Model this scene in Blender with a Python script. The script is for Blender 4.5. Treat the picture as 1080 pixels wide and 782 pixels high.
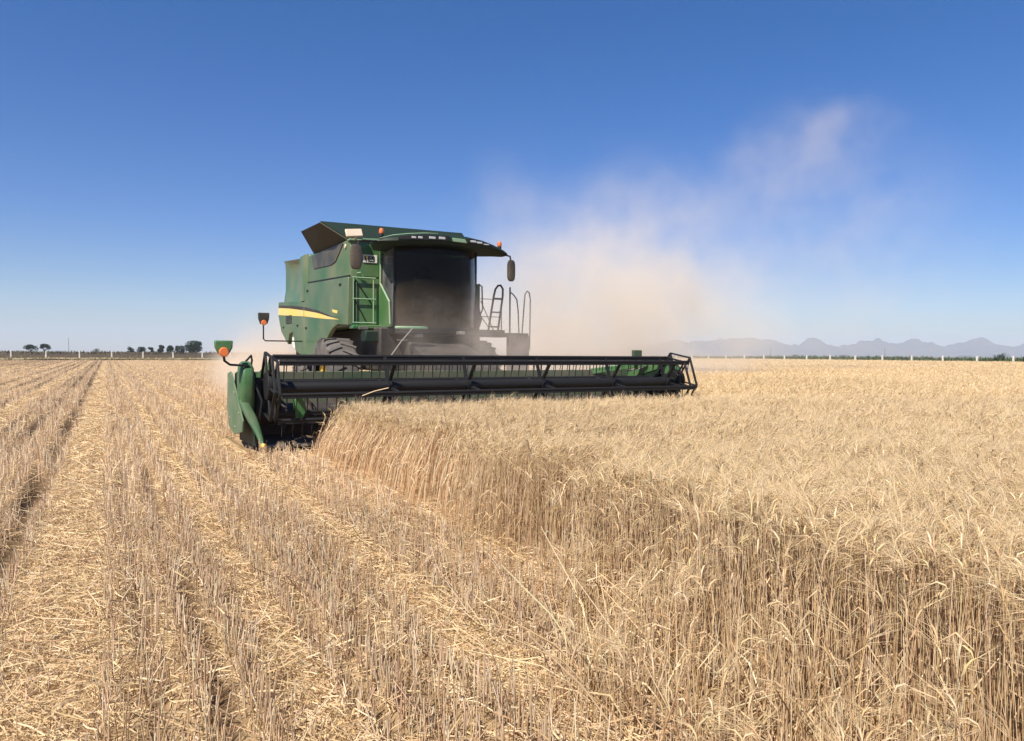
import bpy, bmesh, math, random
import numpy as np
from mathutils import Matrix, Vector

# ------------------------------------------------------------------ clear
for o in list(bpy.data.objects):
    bpy.data.objects.remove(o, do_unlink=True)
scene = bpy.context.scene
COL = scene.collection
rng = np.random.default_rng(7)
random.seed(7)

# ------------------------------------------------------------------ camera, world, sun, exposure
EYE = 1.55
YAW, PITCH, ROLL = math.radians(28.75), math.radians(-1.275), math.radians(0.35)
fw = Vector((math.sin(YAW) * math.cos(PITCH), math.cos(YAW) * math.cos(PITCH), math.sin(PITCH)))
r0 = Vector((math.cos(YAW), -math.sin(YAW), 0))
u0 = r0.cross(fw)
rt = r0 * math.cos(ROLL) + u0 * math.sin(ROLL)
up = rt.cross(fw)
cam_data = bpy.data.cameras.new('camera')
cam = bpy.data.objects.new('camera', cam_data)
COL.objects.link(cam)
M = Matrix((rt, up, -fw)).transposed().to_4x4()
M.translation = (0, 0, EYE)
cam.matrix_world = M
cam_data.sensor_width = 36
cam_data.lens = 26.0
cam_data.clip_start = 0.05
cam_data.clip_end = 30000
scene.camera = cam

SUN_EL, SUN_AZ = math.radians(50), math.radians(240)      # azimuth clockwise from +Y
world = bpy.data.worlds.new('World')
scene.world = world
world.use_nodes = True
wn = world.node_tree
for n in list(wn.nodes):
    wn.nodes.remove(n)
wout = wn.nodes.new('ShaderNodeOutputWorld')
wbg = wn.nodes.new('ShaderNodeBackground')
wsky = wn.nodes.new('ShaderNodeTexSky')
wsky.sky_type = 'NISHITA'
wsky.sun_disc = False
wsky.sun_elevation = SUN_EL
wsky.sun_rotation = SUN_AZ
wsky.altitude = 50
wsky.air_density = 1.0
wsky.dust_density = 0.1
wsky.ozone_density = 2.0
wbg.inputs['Strength'].default_value = 0.07
whs = wn.nodes.new('ShaderNodeHueSaturation')
whs.inputs['Saturation'].default_value = 1.45
whs.inputs['Hue'].default_value = 0.509
wn.links.new(wsky.outputs[0], whs.inputs['Color'])
# a drier, bluer band of sky above the horizon
wtc = wn.nodes.new('ShaderNodeTexCoord'); wsp = wn.nodes.new('ShaderNodeSeparateXYZ')
wrp = wn.nodes.new('ShaderNodeValToRGB'); wmx = wn.nodes.new('ShaderNodeMix'); wmx.data_type = 'RGBA'; wmx.blend_type = 'MULTIPLY'
wmx.inputs[0].default_value = 1.0
wrp.color_ramp.elements[0].position = 0.0; wrp.color_ramp.elements[0].color = (0.61, 0.655, 0.85, 1)
wrp.color_ramp.elements[1].position = 0.55; wrp.color_ramp.elements[1].color = (0.92, 0.95, 0.95, 1)
e_ = wrp.color_ramp.elements.new(0.16); e_.color = (0.64, 0.735, 0.95, 1)
wn.links.new(wtc.outputs['Generated'], wsp.inputs[0]); wn.links.new(wsp.outputs['Z'], wrp.inputs['Fac'])
wn.links.new(whs.outputs[0], wmx.inputs[6]); wn.links.new(wrp.outputs['Color'], wmx.inputs[7])
wn.links.new(wmx.outputs[2], wbg.inputs['Color'])
wn.links.new(wbg.outputs[0], wout.inputs['Surface'])

sun_data = bpy.data.lights.new('sun', 'SUN')
sun_data.energy = 4.9
sun_data.angle = math.radians(0.53)
sun_data.color = (1.0, 0.93, 0.81)
sun = bpy.data.objects.new('sun', sun_data)
COL.objects.link(sun)
sdir = Vector((math.sin(SUN_AZ) * math.cos(SUN_EL), math.cos(SUN_AZ) * math.cos(SUN_EL), math.sin(SUN_EL)))
sun.rotation_euler = sdir.to_track_quat('Z', 'Y').to_euler()
sun.location = sdir * 60

scene.view_settings.view_transform = 'Standard'
scene.view_settings.look = 'None'
scene.view_settings.exposure = 0.80
scene.view_settings.gamma = 1.0
scene.view_settings.use_curve_mapping = False
scene.render.engine = 'CYCLES'
scene.cycles.use_denoising = True
scene.cycles.max_bounces = 6
scene.cycles.transparent_max_bounces = 10
scene.cycles.volume_bounces = 2
scene.cycles.volume_max_steps = 256

# ------------------------------------------------------------------ materials
def new_mat(name):
    m = bpy.data.materials.new(name)
    m.use_nodes = True
    nt = m.node_tree
    b = nt.nodes['Principled BSDF']
    return m, nt, b

def paint(name, base, rough=0.5, metal=0.0, dust=0.0, dust_col=(0.36, 0.27, 0.18), scale=1.2, grain=30, bump=0.0, coat=0.0):
    """paint with a patchy film of field dust"""
    m, nt, b = new_mat(name)
    N, L = nt.nodes, nt.links
    tc = N.new('ShaderNodeTexCoord')
    n1 = N.new('ShaderNodeTexNoise'); n1.inputs['Scale'].default_value = scale; n1.inputs['Detail'].default_value = 6
    n2 = N.new('ShaderNodeTexNoise'); n2.inputs['Scale'].default_value = grain; n2.inputs['Detail'].default_value = 4
    L.new(tc.outputs['Object'], n1.inputs['Vector']); L.new(tc.outputs['Object'], n2.inputs['Vector'])
    mx = N.new('ShaderNodeMath'); mx.operation = 'MULTIPLY_ADD'
    L.new(n2.outputs['Fac'], mx.inputs[0]); mx.inputs[1].default_value = 0.35; L.new(n1.outputs['Fac'], mx.inputs[2])
    rp = N.new('ShaderNodeMapRange')
    rp.inputs['From Min'].default_value = 0.45; rp.inputs['From Max'].default_value = 0.9
    rp.inputs['To Min'].default_value = max(0, dust - 0.25); rp.inputs['To Max'].default_value = min(1, dust + 0.25)
    L.new(mx.outputs[0], rp.inputs['Value'])
    mc = N.new('ShaderNodeMix'); mc.data_type = 'RGBA'
    mc.inputs[6].default_value = (*base, 1); mc.inputs[7].default_value = (*dust_col, 1)
    if dust > 0:
        L.new(rp.outputs[0], mc.inputs[0])
    else:
        mc.inputs[0].default_value = 0
    L.new(mc.outputs[2], b.inputs['Base Color'])
    rr = N.new('ShaderNodeMapRange')
    rr.inputs['To Min'].default_value = rough; rr.inputs['To Max'].default_value = min(1, rough + 0.35)
    L.new(rp.outputs[0], rr.inputs['Value']); L.new(rr.outputs[0], b.inputs['Roughness'])
    b.inputs['Metallic'].default_value = metal
    b.inputs['Coat Weight'].default_value = coat
    if bump > 0:
        bp = N.new('ShaderNodeBump'); bp.inputs['Strength'].default_value = bump; bp.inputs['Distance'].default_value = 0.02
        L.new(n1.outputs['Fac'], bp.inputs['Height']); L.new(bp.outputs[0], b.inputs['Normal'])
    return m

GREEN = (0.009, 0.115, 0.024)
MAT = {}
MAT['green'] = paint('green_paint', GREEN, 0.35, dust=0.04, coat=0.3)
MAT['green_dusty'] = paint('green_paint_dusty', (0.007, 0.088, 0.019), 0.42, dust=0.16, dust_col=(0.30, 0.24, 0.16), scale=0.9, coat=0.15)
MAT['hood_paint'] = paint('green_hood_paint', (0.012, 0.11, 0.03), 0.4, dust=0.30, dust_col=(0.30, 0.22, 0.15), scale=1.1, coat=0.15)
MAT['green_very_dusty'] = paint('green_sheet_dusty', (0.010, 0.05, 0.018), 0.55, dust=0.42, dust_col=(0.15, 0.125, 0.09), scale=1.5)
MAT['pan'] = paint('shaded_dark_pan', (0.05, 0.04, 0.03), 0.6, dust=0.4, dust_col=(0.16, 0.11, 0.07), scale=2)  # dusty steel, darkened to carry the shade inside the header
MAT['green_sheet'] = paint('green_sheet_worn', (0.035, 0.12, 0.05), 0.45, dust=0.28, dust_col=(0.26, 0.24, 0.17), scale=3)
MAT['green_toe'] = paint('green_toe_worn', (0.006, 0.065, 0.016), 0.65, dust=0.05, dust_col=(0.2, 0.17, 0.11), scale=5, grain=60)
MAT['green_scuffed'] = paint('green_paint_scuffed', (0.009, 0.095, 0.022), 0.6, dust=0.08, dust_col=(0.26, 0.22, 0.14), scale=5, grain=60)
MAT['green_pale'] = paint('green_paint_pale', (0.16, 0.34, 0.2), 0.4, dust=0.25)
MAT['green_dark'] = paint('dark_green_plastic', (0.0022, 0.014, 0.005), 0.6, dust=0.0)
MAT['brown_lid'] = paint('brown_dusty_lid', (0.014, 0.018, 0.007), 0.7, dust=0.22, dust_col=(0.075, 0.045, 0.02))
MAT['black'] = paint('black_paint', (0.0032, 0.003, 0.0035), 0.6, dust=0.0, dust_col=(0.12, 0.09, 0.07), scale=3)
MAT['black_dusty'] = paint('black_paint_dusty', (0.010, 0.010, 0.010), 0.6, dust=0.16, dust_col=(0.13, 0.10, 0.075), scale=2)
MAT['rubber'] = paint('tyre_rubber', (0.02, 0.02, 0.021), 0.75, dust=0.38, dust_col=(0.22, 0.19, 0.17), scale=3)
MAT['mirror_shell'] = paint('mirror_shell_plastic', (0.006, 0.0055, 0.006), 0.55, dust=0.02)
MAT['yellow'] = paint('yellow_paint', (0.75, 0.52, 0.03), 0.4, dust=0.2, dust_col=(0.6, 0.5, 0.36))
MAT['cream'] = paint('pale_stripe', (0.75, 0.53, 0.09), 0.45, dust=0.2, dust_col=(0.6, 0.5, 0.36))
MAT['white'] = paint('white_plate', (0.72, 0.72, 0.68), 0.45, dust=0.12)
MAT['dry_stalk'] = paint('dry_stalk', (0.66, 0.5, 0.3), 0.7, dust=0.1)
MAT['cab_lining'] = paint('cab_lining', (0.075, 0.065, 0.055), 0.8, dust=0.2, dust_col=(0.14, 0.11, 0.08))
MAT['ink'] = paint('black_ink', (0.02, 0.02, 0.02), 0.6)
MAT['mesh_screen'] = paint('dark_screen', (0.012, 0.022, 0.022), 0.5, dust=0.05, scale=2)
MAT['steel'] = paint('bare_steel', (0.35, 0.33, 0.3), 0.4, metal=0.8, dust=0.3)
MAT['grey_rail'] = paint('grey_rail_paint', (0.05, 0.05, 0.048), 0.5, dust=0.3, dust_col=(0.3, 0.25, 0.2))
MAT['seat_cloth'] = paint('seat_cloth', (0.02, 0.02, 0.022), 0.9, dust=0.1)
MAT['concrete'] = paint('pale_concrete', (0.62, 0.60, 0.56), 0.9, dust=0.15, dust_col=(0.4, 0.33, 0.25), scale=4)
MAT['wire'] = paint('fence_wire', (0.25, 0.23, 0.21), 0.5, metal=0.6)
MAT['bark'] = paint('tree_bark', (0.07, 0.05, 0.035), 0.95, dust=0.2, dust_col=(0.12, 0.09, 0.06), scale=5)
MAT['wood_pole'] = paint('pole_wood', (0.16, 0.13, 0.11), 0.9, dust=0.1)

def lens_mat(name, col, rough=0.15):
    m, nt, b = new_mat(name)
    b.inputs['Base Color'].default_value = (*col, 1)
    b.inputs['Roughness'].default_value = rough
    b.inputs['Coat Weight'].default_value = 0.6
    return m
MAT['amber'] = lens_mat('amber_lens', (0.62, 0.15, 0.035), 0.35)
MAT['lamp_lens'] = lens_mat('lamp_lens', (0.45, 0.45, 0.43), 0.12)
MAT['lamp_pale'] = paint('pale_lamp_face', (0.62, 0.52, 0.40), 0.4, dust=0.2)

def glass_mat(name, tint, dust_amt, dust_col=(0.30, 0.24, 0.18), low=0.0):
    m = bpy.data.materials.new(name); m.use_nodes = True
    nt = m.node_tree; N, L = nt.nodes, nt.links
    for n in list(N): N.remove(n)
    out = N.new('ShaderNodeOutputMaterial')
    tr = N.new('ShaderNodeBsdfTransparent'); tr.inputs['Color'].default_value = (*tint, 1)
    gl = N.new('ShaderNodeBsdfGlossy'); gl.inputs['Roughness'].default_value = 0.03
    df = N.new('ShaderNodeBsdfDiffuse'); df.inputs['Color'].default_value = (*dust_col, 1)
    fr = N.new('ShaderNodeFresnel'); fr.inputs['IOR'].default_value = 1.22
    m1 = N.new('ShaderNodeMixShader'); m2 = N.new('ShaderNodeMixShader')
    L.new(fr.outputs[0], m1.inputs[0]); L.new(tr.outputs[0], m1.inputs[1]); L.new(gl.outputs[0], m1.inputs[2])
    tc = N.new('ShaderNodeTexCoord'); nz = N.new('ShaderNodeTexNoise')
    nz.inputs['Scale'].default_value = 2.2; nz.inputs['Detail'].default_value = 5
    L.new(tc.outputs['Object'], nz.inputs['Vector'])
    mr = N.new('ShaderNodeMapRange'); mr.inputs['From Min'].default_value = 0.3; mr.inputs['From Max'].default_value = 0.75
    mr.inputs['To Min'].default_value = dust_amt * 0.4; mr.inputs['To Max'].default_value = dust_amt * 1.6
    L.new(nz.outputs['Fac'], mr.inputs['Value']); L.new(mr.outputs[0], m2.inputs[0])
    if low > 0:
        sx = N.new('ShaderNodeSeparateXYZ'); L.new(tc.outputs['Object'], sx.inputs[0])
        lo_ = N.new('ShaderNodeMapRange'); lo_.inputs['From Min'].default_value = 3.1; lo_.inputs['From Max'].default_value = 2.1
        lo_.inputs['To Min'].default_value = 0.0; lo_.inputs['To Max'].default_value = low
        L.new(sx.outputs['Z'], lo_.inputs['Value'])
        am = N.new('ShaderNodeMath'); am.operation = 'MULTIPLY_ADD'; L.new(lo_.outputs[0], am.inputs[0]); L.new(nz.outputs['Fac'], am.inputs[1]); L.new(mr.outputs[0], am.inputs[2])
        L.new(am.outputs[0], m2.inputs[0])
    L.new(m1.outputs[0], m2.inputs[1]); L.new(df.outputs[0], m2.inputs[2])
    L.new(m2.outputs[0], out.inputs['Surface'])
    return m
MAT['windshield'] = glass_mat('tinted_windshield', (0.58, 0.54, 0.50), 0.04, low=0.24)
MAT['side_glass'] = glass_mat('dusty_side_glass', (0.5, 0.52, 0.54), 0.28, (0.30, 0.30, 0.30))

def vcol_mat(name, rough=0.75, transl=0.15, spec=0.25):
    m, nt, b = new_mat(name)
    N, L = nt.nodes, nt.links
    a = N.new('ShaderNodeAttribute'); a.attribute_name = 'Col'
    L.new(a.outputs['Color'], b.inputs['Base Color'])
    b.inputs['Roughness'].default_value = rough
    b.inputs['Specular IOR Level'].default_value = spec
    if transl > 0:
        t = N.new('ShaderNodeBsdfTranslucent'); L.new(a.outputs['Color'], t.inputs['Color'])
        mx = N.new('ShaderNodeMixShader'); mx.inputs[0].default_value = transl
        L.new(b.outputs[0], mx.inputs[1]); L.new(t.outputs[0], mx.inputs[2])
        L.new(mx.outputs[0], nt.nodes['Material Output'].inputs['Surface'])
    return m
MAT['straw'] = vcol_mat('straw_stalks', 0.7, 0.3, 0.15)
MAT['leaf'] = vcol_mat('tree_leaves', 0.7, 0.2, 0.2)

def earth_mat(name, c1, c2, c3, s1=0.35, s2=6, bump=0.4, fibre=False):
    m, nt, b = new_mat(name)
    N, L = nt.nodes, nt.links
    tc = N.new('ShaderNodeTexCoord')
    n1 = N.new('ShaderNodeTexNoise'); n1.inputs['Scale'].default_value = s1; n1.inputs['Detail'].default_value = 8
    n2 = N.new('ShaderNodeTexNoise'); n2.inputs['Scale'].default_value = s2; n2.inputs['Detail'].default_value = 8; n2.inputs['Roughness'].default_value = 0.7
    L.new(tc.outputs['Object'], n1.inputs['Vector'])
    if fibre:
        mp = N.new('ShaderNodeMapping'); mp.inputs['Scale'].default_value = (1.0, 0.45, 1.0)
        L.new(tc.outputs['Object'], mp.inputs['Vector']); L.new(mp.outputs[0], n2.inputs['Vector'])
    else:
        L.new(tc.outputs['Object'], n2.inputs['Vector'])
    r1 = N.new('ShaderNodeMapRange'); r1.inputs['From Min'].default_value = 0.35; r1.inputs['From Max'].default_value = 0.65
    L.new(n1.outputs['Fac'], r1.inputs['Value'])
    r2 = N.new('ShaderNodeMapRange'); r2.inputs['From Min'].default_value = 0.35; r2.inputs['From Max'].default_value = 0.7
    L.new(n2.outputs['Fac'], r2.inputs['Value'])
    x1 = N.new('ShaderNodeMix'); x1.data_type = 'RGBA'
    x1.inputs[6].default_value = (*c1, 1); x1.inputs[7].default_value = (*c2, 1); L.new(r1.outputs[0], x1.inputs[0])
    x2 = N.new('ShaderNodeMix'); x2.data_type = 'RGBA'
    L.new(x1.outputs[2], x2.inputs[6]); x2.inputs[7].default_value = (*c3, 1); L.new(r2.outputs[0], x2.inputs[0])
    L.new(x2.outputs[2], b.inputs['Base Color'])
    b.inputs['Roughness'].default_value = 0.95
    b.inputs['Specular IOR Level'].default_value = 0.1
    bp = N.new('ShaderNodeBump'); bp.inputs['Strength'].default_value = bump; bp.inputs['Distance'].default_value = 0.03
    L.new(n2.outputs['Fac'], bp.inputs['Height']); L.new(bp.outputs[0], b.inputs['Normal'])
    return m
MAT['ground'] = earth_mat('dry_plain', (0.17, 0.13, 0.085), (0.24, 0.19, 0.12), (0.12, 0.105, 0.06), 0.02, 0.4)
MAT['stubble_soil'] = earth_mat('straw_littered_soil', (0.44, 0.31, 0.17), (0.54, 0.39, 0.22), (0.28, 0.18, 0.09), 0.5, 28, 0.8, True)
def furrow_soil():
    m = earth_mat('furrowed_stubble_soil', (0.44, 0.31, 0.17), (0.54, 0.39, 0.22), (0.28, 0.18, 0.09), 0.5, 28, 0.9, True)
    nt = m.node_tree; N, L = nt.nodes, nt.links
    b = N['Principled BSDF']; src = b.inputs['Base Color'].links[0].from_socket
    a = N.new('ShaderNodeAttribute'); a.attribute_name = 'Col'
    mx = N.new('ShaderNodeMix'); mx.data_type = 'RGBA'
    L.new(a.outputs['Fac'], mx.inputs[0]); L.new(src, mx.inputs[6]); mx.inputs[7].default_value = (0.12, 0.072, 0.04, 1)  # brown of exposed soil, deepened by painted furrow shade
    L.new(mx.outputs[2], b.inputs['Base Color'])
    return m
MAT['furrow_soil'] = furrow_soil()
MAT['bank'] = earth_mat('brown_bank_earth', (0.075, 0.05, 0.034), (0.11, 0.075, 0.05), (0.05, 0.045, 0.026), 0.08, 1.5)
MAT['verge'] = earth_mat('dry_verge', (0.34, 0.26, 0.15), (0.22, 0.19, 0.09), (0.4, 0.3, 0.18), 0.05, 1.2)
MAT['green_crop_soil'] = earth_mat('green_crop_ground', (0.06, 0.085, 0.03), (0.085, 0.10, 0.04), (0.05, 0.07, 0.028), 0.05, 1.2)
MAT['rock'] = earth_mat('dry_mountain_rock', (0.10, 0.09, 0.075), (0.14, 0.12, 0.09), (0.07, 0.075, 0.05), 0.004, 0.02, 0.2)

# ------------------------------------------------------------------ mesh helpers
def tag(o, label=None, cat=None, group=None, kind=None):
    if label: o['label'] = label
    if cat: o['category'] = cat
    if group: o['group'] = group
    if kind: o['kind'] = kind
    return o

def empty(name, loc):
    e = bpy.data.objects.new(name, None)
    e.location = loc
    e.empty_display_size = 0.3
    COL.objects.link(e)
    return e

class MB:
    def __init__(s, origin=(0, 0, 0)):
        s.v = []; s.f = []; s.o = Vector(origin)
    def add(s, vs, fs):
        n = len(s.v)
        s.v += [tuple(Vector(p) - s.o) for p in vs]
        s.f += [tuple(i + n for i in f) for f in fs]
        return s
    def box(s, x0, x1, y0, y1, z0, z1):
        vs = [(x, y, z) for z in (z0, z1) for y in (y0, y1) for x in (x0, x1)]
        return s.add(vs, [(0, 2, 3, 1), (4, 5, 7, 6), (0, 1, 5, 4), (2, 6, 7, 3), (0, 4, 6, 2), (1, 3, 7, 5)])
    def obox(s, c, size, R=None):
        R = R or Matrix.Identity(3)
        vs = []
        for z in (-.5, .5):
            for y in (-.5, .5):
                for x in (-.5, .5):
                    vs.append(Vector(c) + R @ Vector((x * size[0], y * size[1], z * size[2])))
        return s.add(vs, [(0, 2, 3, 1), (4, 5, 7, 6), (0, 1, 5, 4), (2, 6, 7, 3), (0, 4, 6, 2), (1, 3, 7, 5)])
    def bar(s, a, b, w, h=None, upv=(0, 0, 1)):
        a, b = Vector(a), Vector(b)
        h = h or w
        d = (b - a); L = d.length; d.normalize()
        x = d.cross(Vector(upv))
        if x.length < 1e-4: x = d.cross(Vector((1, 0, 0)))
        x.normalize(); y = x.cross(d)
        R = Matrix((x, d, y)).transposed()
        return s.obox((a + b) / 2, (w, L, h), R)
    def tube(s, path, r, n=8, close=False):
        P = [Vector(p) for p in path]
        K = len(P)
        rs = r if isinstance(r, (list, tuple)) else [r] * K
        rings = []
        prev = None
        for i in range(K):
            if close: t = (P[(i + 1) % K] - P[i - 1])
            else: t = P[min(i + 1, K - 1)] - P[max(i - 1, 0)]
            t.normalize()
            if prev is None:
                a = t.cross(Vector((0, 0, 1)))
                if a.length < 1e-3: a = t.cross(Vector((1, 0, 0)))
            else:
                a = prev - t * prev.dot(t)
            a.normalize(); prev = a
            b = t.cross(a)
            rings.append([P[i] + (a * math.cos(2 * math.pi * k / n) + b * math.sin(2 * math.pi * k / n)) * rs[i] for k in range(n)])
        return s.loft(rings, ring_closed=True, caps=not close, loop=close)
    def loft(s, rings, ring_closed=True, caps=True, loop=False):
        n = len(rings[0]); K = len(rings)
        vs = [p for r in rings for p in r]
        fs = []
        for i in range(K if loop else K - 1):
            j = (i + 1) % K
            for k in range(n if ring_closed else n - 1):
                l = (k + 1) % n
                fs.append((i * n + k, i * n + l, j * n + l, j * n + k))
        if caps and not loop:
            fs.append(tuple(range(n))[::-1]); fs.append(tuple((K - 1) * n + k for k in range(n)))
        return s.add(vs, fs)
    def prism(s, poly, axis, a, b):
        """poly in the two other axes (x:(y,z)  y:(x,z)  z:(x,y)) extruded along axis from a to b"""
        def mk(p, t):
            return (t, p[0], p[1]) if axis == 'x' else ((p[0], t, p[1]) if axis == 'y' else (p[0], p[1], t))
        return s.loft([[mk(p, a) for p in poly], [mk(p, b) for p in poly]])
    def lathe(s, prof, c, axis='x', n=32, caps=False):
        """prof: list of (radius, offset along axis)"""
        rings = []
        for r, t in prof:
            ring = []
            for k in range(n):
                q = 2 * math.pi * k / n
                u, w = r * math.cos(q), r * math.sin(q)
                if axis == 'x': ring.append((c[0] + t, c[1] + u, c[2] + w))
                elif axis == 'y': ring.append((c[0] + u, c[1] + t, c[2] + w))
                else: ring.append((c[0] + u, c[1] + w, c[2] + t))
            rings.append(ring)
        return s.loft(rings, caps=caps)
    def build(s, name, mat, parent=None, bevel=0.0, smooth=True, angle=35, label=None):
        me = bpy.data.meshes.new(name)
        me.from_pydata(s.v, [], s.f)
        bm = bmesh.new(); bm.from_mesh(me)
        bmesh.ops.recalc_face_normals(bm, faces=bm.faces)
        bm.to_mesh(me); bm.free()
        if smooth:
            for p in me.polygons: p.use_smooth = True
            me.set_sharp_from_angle(angle=math.radians(angle))
        me.materials.append(mat)
        o = bpy.data.objects.new(name, me)
        COL.objects.link(o)
        if parent: o.parent = parent
        if bevel > 0:
            bv = o.modifiers.new('edge', 'BEVEL'); bv.width = bevel; bv.segments = 2
            bv.limit_method = 'ANGLE'; bv.angle_limit = math.radians(40)
        if label: o['label'] = label
        return o

def np_mesh(name, verts, quads, cols, mat, parent=None, tris=None):
    me = bpy.data.meshes.new(name)
    nv, nq = len(verts), len(quads)
    nt_ = 0 if tris is None else len(tris)
    me.vertices.add(nv)
    me.vertices.foreach_set('co', verts.astype(np.float32).ravel())
    me.loops.add(nq * 4 + nt_ * 3)
    li = quads.astype(np.int32).ravel()
    if nt_: li = np.concatenate([li, tris.astype(np.int32).ravel()])
    me.loops.foreach_set('vertex_index', li)
    me.polygons.add(nq + nt_)
    ls = np.arange(nq, dtype=np.int32) * 4
    if nt_: ls = np.concatenate([ls, nq * 4 + np.arange(nt_, dtype=np.int32) * 3])
    me.polygons.foreach_set('loop_start', ls)
    me.update(calc_edges=True)
    me.polygons.foreach_set('use_smooth', np.ones(nq + nt_, dtype=bool))
    if cols is not None:
        at = me.attributes.new('Col', 'FLOAT_COLOR', 'POINT')
        c4 = np.ones((nv, 4), dtype=np.float32); c4[:, :3] = cols
        at.data.foreach_set('color', c4.ravel())
    me.materials.append(mat)
    o = bpy.data.objects.new(name, me)
    COL.objects.link(o)
    if parent: o.parent = parent
    return o

class Strands:
    """collects thin stalks, leaves, ears and awns as real geometry"""
    def __init__(s): s.V = []; s.Q = []; s.C = []; s.n = 0
    def add(s, P, R, col, sides=3):
        N, K, _ = P.shape
        if N == 0: return
        T = P[:, -1] - P[:, 0]
        T = T / (np.linalg.norm(T, axis=1, keepdims=True) + 1e-9)
        rv = rng.normal(size=(N, 3))
        A = np.cross(T, rv); A /= (np.linalg.norm(A, axis=1, keepdims=True) + 1e-9)
        B = np.cross(T, A)
        if np.ndim(R) == 1: R = np.repeat(np.asarray(R)[None, :], N, 0)
        if sides == 2:
            offs = [A, -A]
        else:
            offs = [A * math.cos(2 * math.pi * k / sides) + B * math.sin(2 * math.pi * k / sides) for k in range(sides)]
        V = np.stack([P + o[:, None, :] * R[:, :, None] for o in offs], axis=2)      # N,K,S,3
        S = sides
        idx = s.n + np.arange(N * K * S).reshape(N, K, S)
        qs = []
        for k in range(S if S > 2 else 1):
            l = (k + 1) % S
            qs.append(np.stack([idx[:, :-1, k], idx[:, :-1, l], idx[:, 1:, l], idx[:, 1:, k]], axis=-1).reshape(-1, 4))
        s.V.append(V.reshape(-1, 3)); s.Q.append(np.concatenate(qs))
        if col.ndim == 2: col = np.repeat(col[:, None, :], K, 1)
        s.C.append(np.repeat(col[:, :, None, :], S, 2).reshape(-1, 3))
        s.n += N * K * S
    def build(s, name, mat, parent=None):
        return np_mesh(name, np.concatenate(s.V), np.concatenate(s.Q), np.concatenate(s.C), mat, parent)

def vnoise(x, y, seed=0):
    """smooth value noise in about -1..1"""
    r = np.random.default_rng(seed)
    out = np.zeros_like(x, dtype=float)
    for k in range(7):
        a = r.uniform(0, 2 * np.pi); f = r.uniform(0.6, 2.2); p = r.uniform(0, 2 * np.pi)
        out += np.sin((x * np.cos(a) + y * np.sin(a)) * f + p + 1.3 * np.sin((x * np.sin(a) - y * np.cos(a)) * f * 0.7 + p * 2))
    return out / 3.5

def pick(palette, n, jit=0.08):
    p = np.asarray(palette)
    c = p[rng.integers(0, len(p), n)]
    c = c * (1 + rng.normal(0, jit, (n, 1))) * (1 + rng.normal(0, jit * 0.35, (n, 3)))
    return np.clip(c, 0.01, 0.9)

# ------------------------------------------------------------------ the setting: ground, fields, banks, mountains
def sheet(name, x0, x1, y0, y1, z, mat, nx=1, ny=1, zf=None, kind='structure'):
    xs = np.linspace(x0, x1, nx + 1); ys = np.linspace(y0, y1, ny + 1)
    X, Y = np.meshgrid(xs, ys, indexing='ij')
    Z = np.full_like(X, z) if zf is None else zf(X, Y) + z
    V = np.stack([X, Y, Z], -1).reshape(-1, 3)
    I = np.arange((nx + 1) * (ny + 1)).reshape(nx + 1, ny + 1)
    Q = np.stack([I[:-1, :-1], I[1:, :-1], I[1:, 1:], I[:-1, 1:]], -1).reshape(-1, 4)
    o = np_mesh(name, V, Q, None, mat)
    o['kind'] = kind
    return o

sheet('ground', -7000, 7000, -7000, 7000, -0.25, MAT['ground'], 20, 20)

# lanes flattened by wheels and chaff (centre, half width) and furrows (centre, half width, depth)
LANES = [(-0.26, 0.28), (0.78, 0.11), (1.72, 0.13), (-2.1, 0.22), (-2.98, 0.08), (-3.8, 0.13), (-4.75, 0.2)]
FURR = [(-0.69, 0.12, 0.13), (-1.27, 0.15, 0.14), (-1.70, 0.09, 0.08), (0.17, 0.045, 0.06), (0.42, 0.06, 0.08), (0.98, 0.05, 0.06), (1.24, 0.06, 0.08), (1.50, 0.045, 0.06), (1.98, 0.05, 0.06), (2.22, 0.05, 0.07), (-0.93, .045, .05), (-1.49, .05, .05), (-2.62, 0.15, 0.13), (-3.35, 0.15, 0.13), (-4.25, 0.16, 0.14)]
xx = -5.6
while xx > -90:
    LANES.append((xx, random.uniform(0.12, 0.28)))
    FURR.append((xx - random.uniform(0.3, 0.45), random.uniform(.12, .19), random.uniform(0.10, 0.15)))
    xx -= random.uniform(0.7, 1.2)
xx = 2.6
while xx < 11:
    LANES.append((xx, random.uniform(0.07, 0.16)))
    xx += random.uniform(0.7, 1.1)
def wob(X, Y):
    return X + 0.016 * np.sin(Y * 0.9 + X * 1.7) + 0.014 * np.sin(Y * 2.7 + X * 4.1) + 0.010 * np.sin(Y * 7.3 + X * 9)
def lane_mask(X):
    m = np.zeros_like(X)
    for c, w in LANES:
        m = np.maximum(m, np.exp(-((X - c) / w) ** 4))
    return m
def furrow(X):
    z = np.zeros_like(X)
    for c, w, d in FURR:
        z -= d * np.exp(-((X - c) / w) ** 2)
    return z
def furrow_mask(X, k=1.0):
    m = np.zeros_like(X)
    for c, w, d in FURR:
        m = np.maximum(m, min(1, d / 0.09) * np.exp(-((X - c) / (w * 0.9 * k)) ** 4))
    return m
def field_z(X, Y):
    fade = np.clip((90 - np.hypot(X, Y)) / 60, 0.3, 1)
    Xw = wob(X, Y)
    return 0.12 + furrow(Xw) * fade * (.75 + .35 * vnoise(X * .2, Y * .8, 14)) + 0.012 * vnoise(X * 3, Y * 1.2, 3) - 0.03 * lane_mask(Xw)
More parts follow.
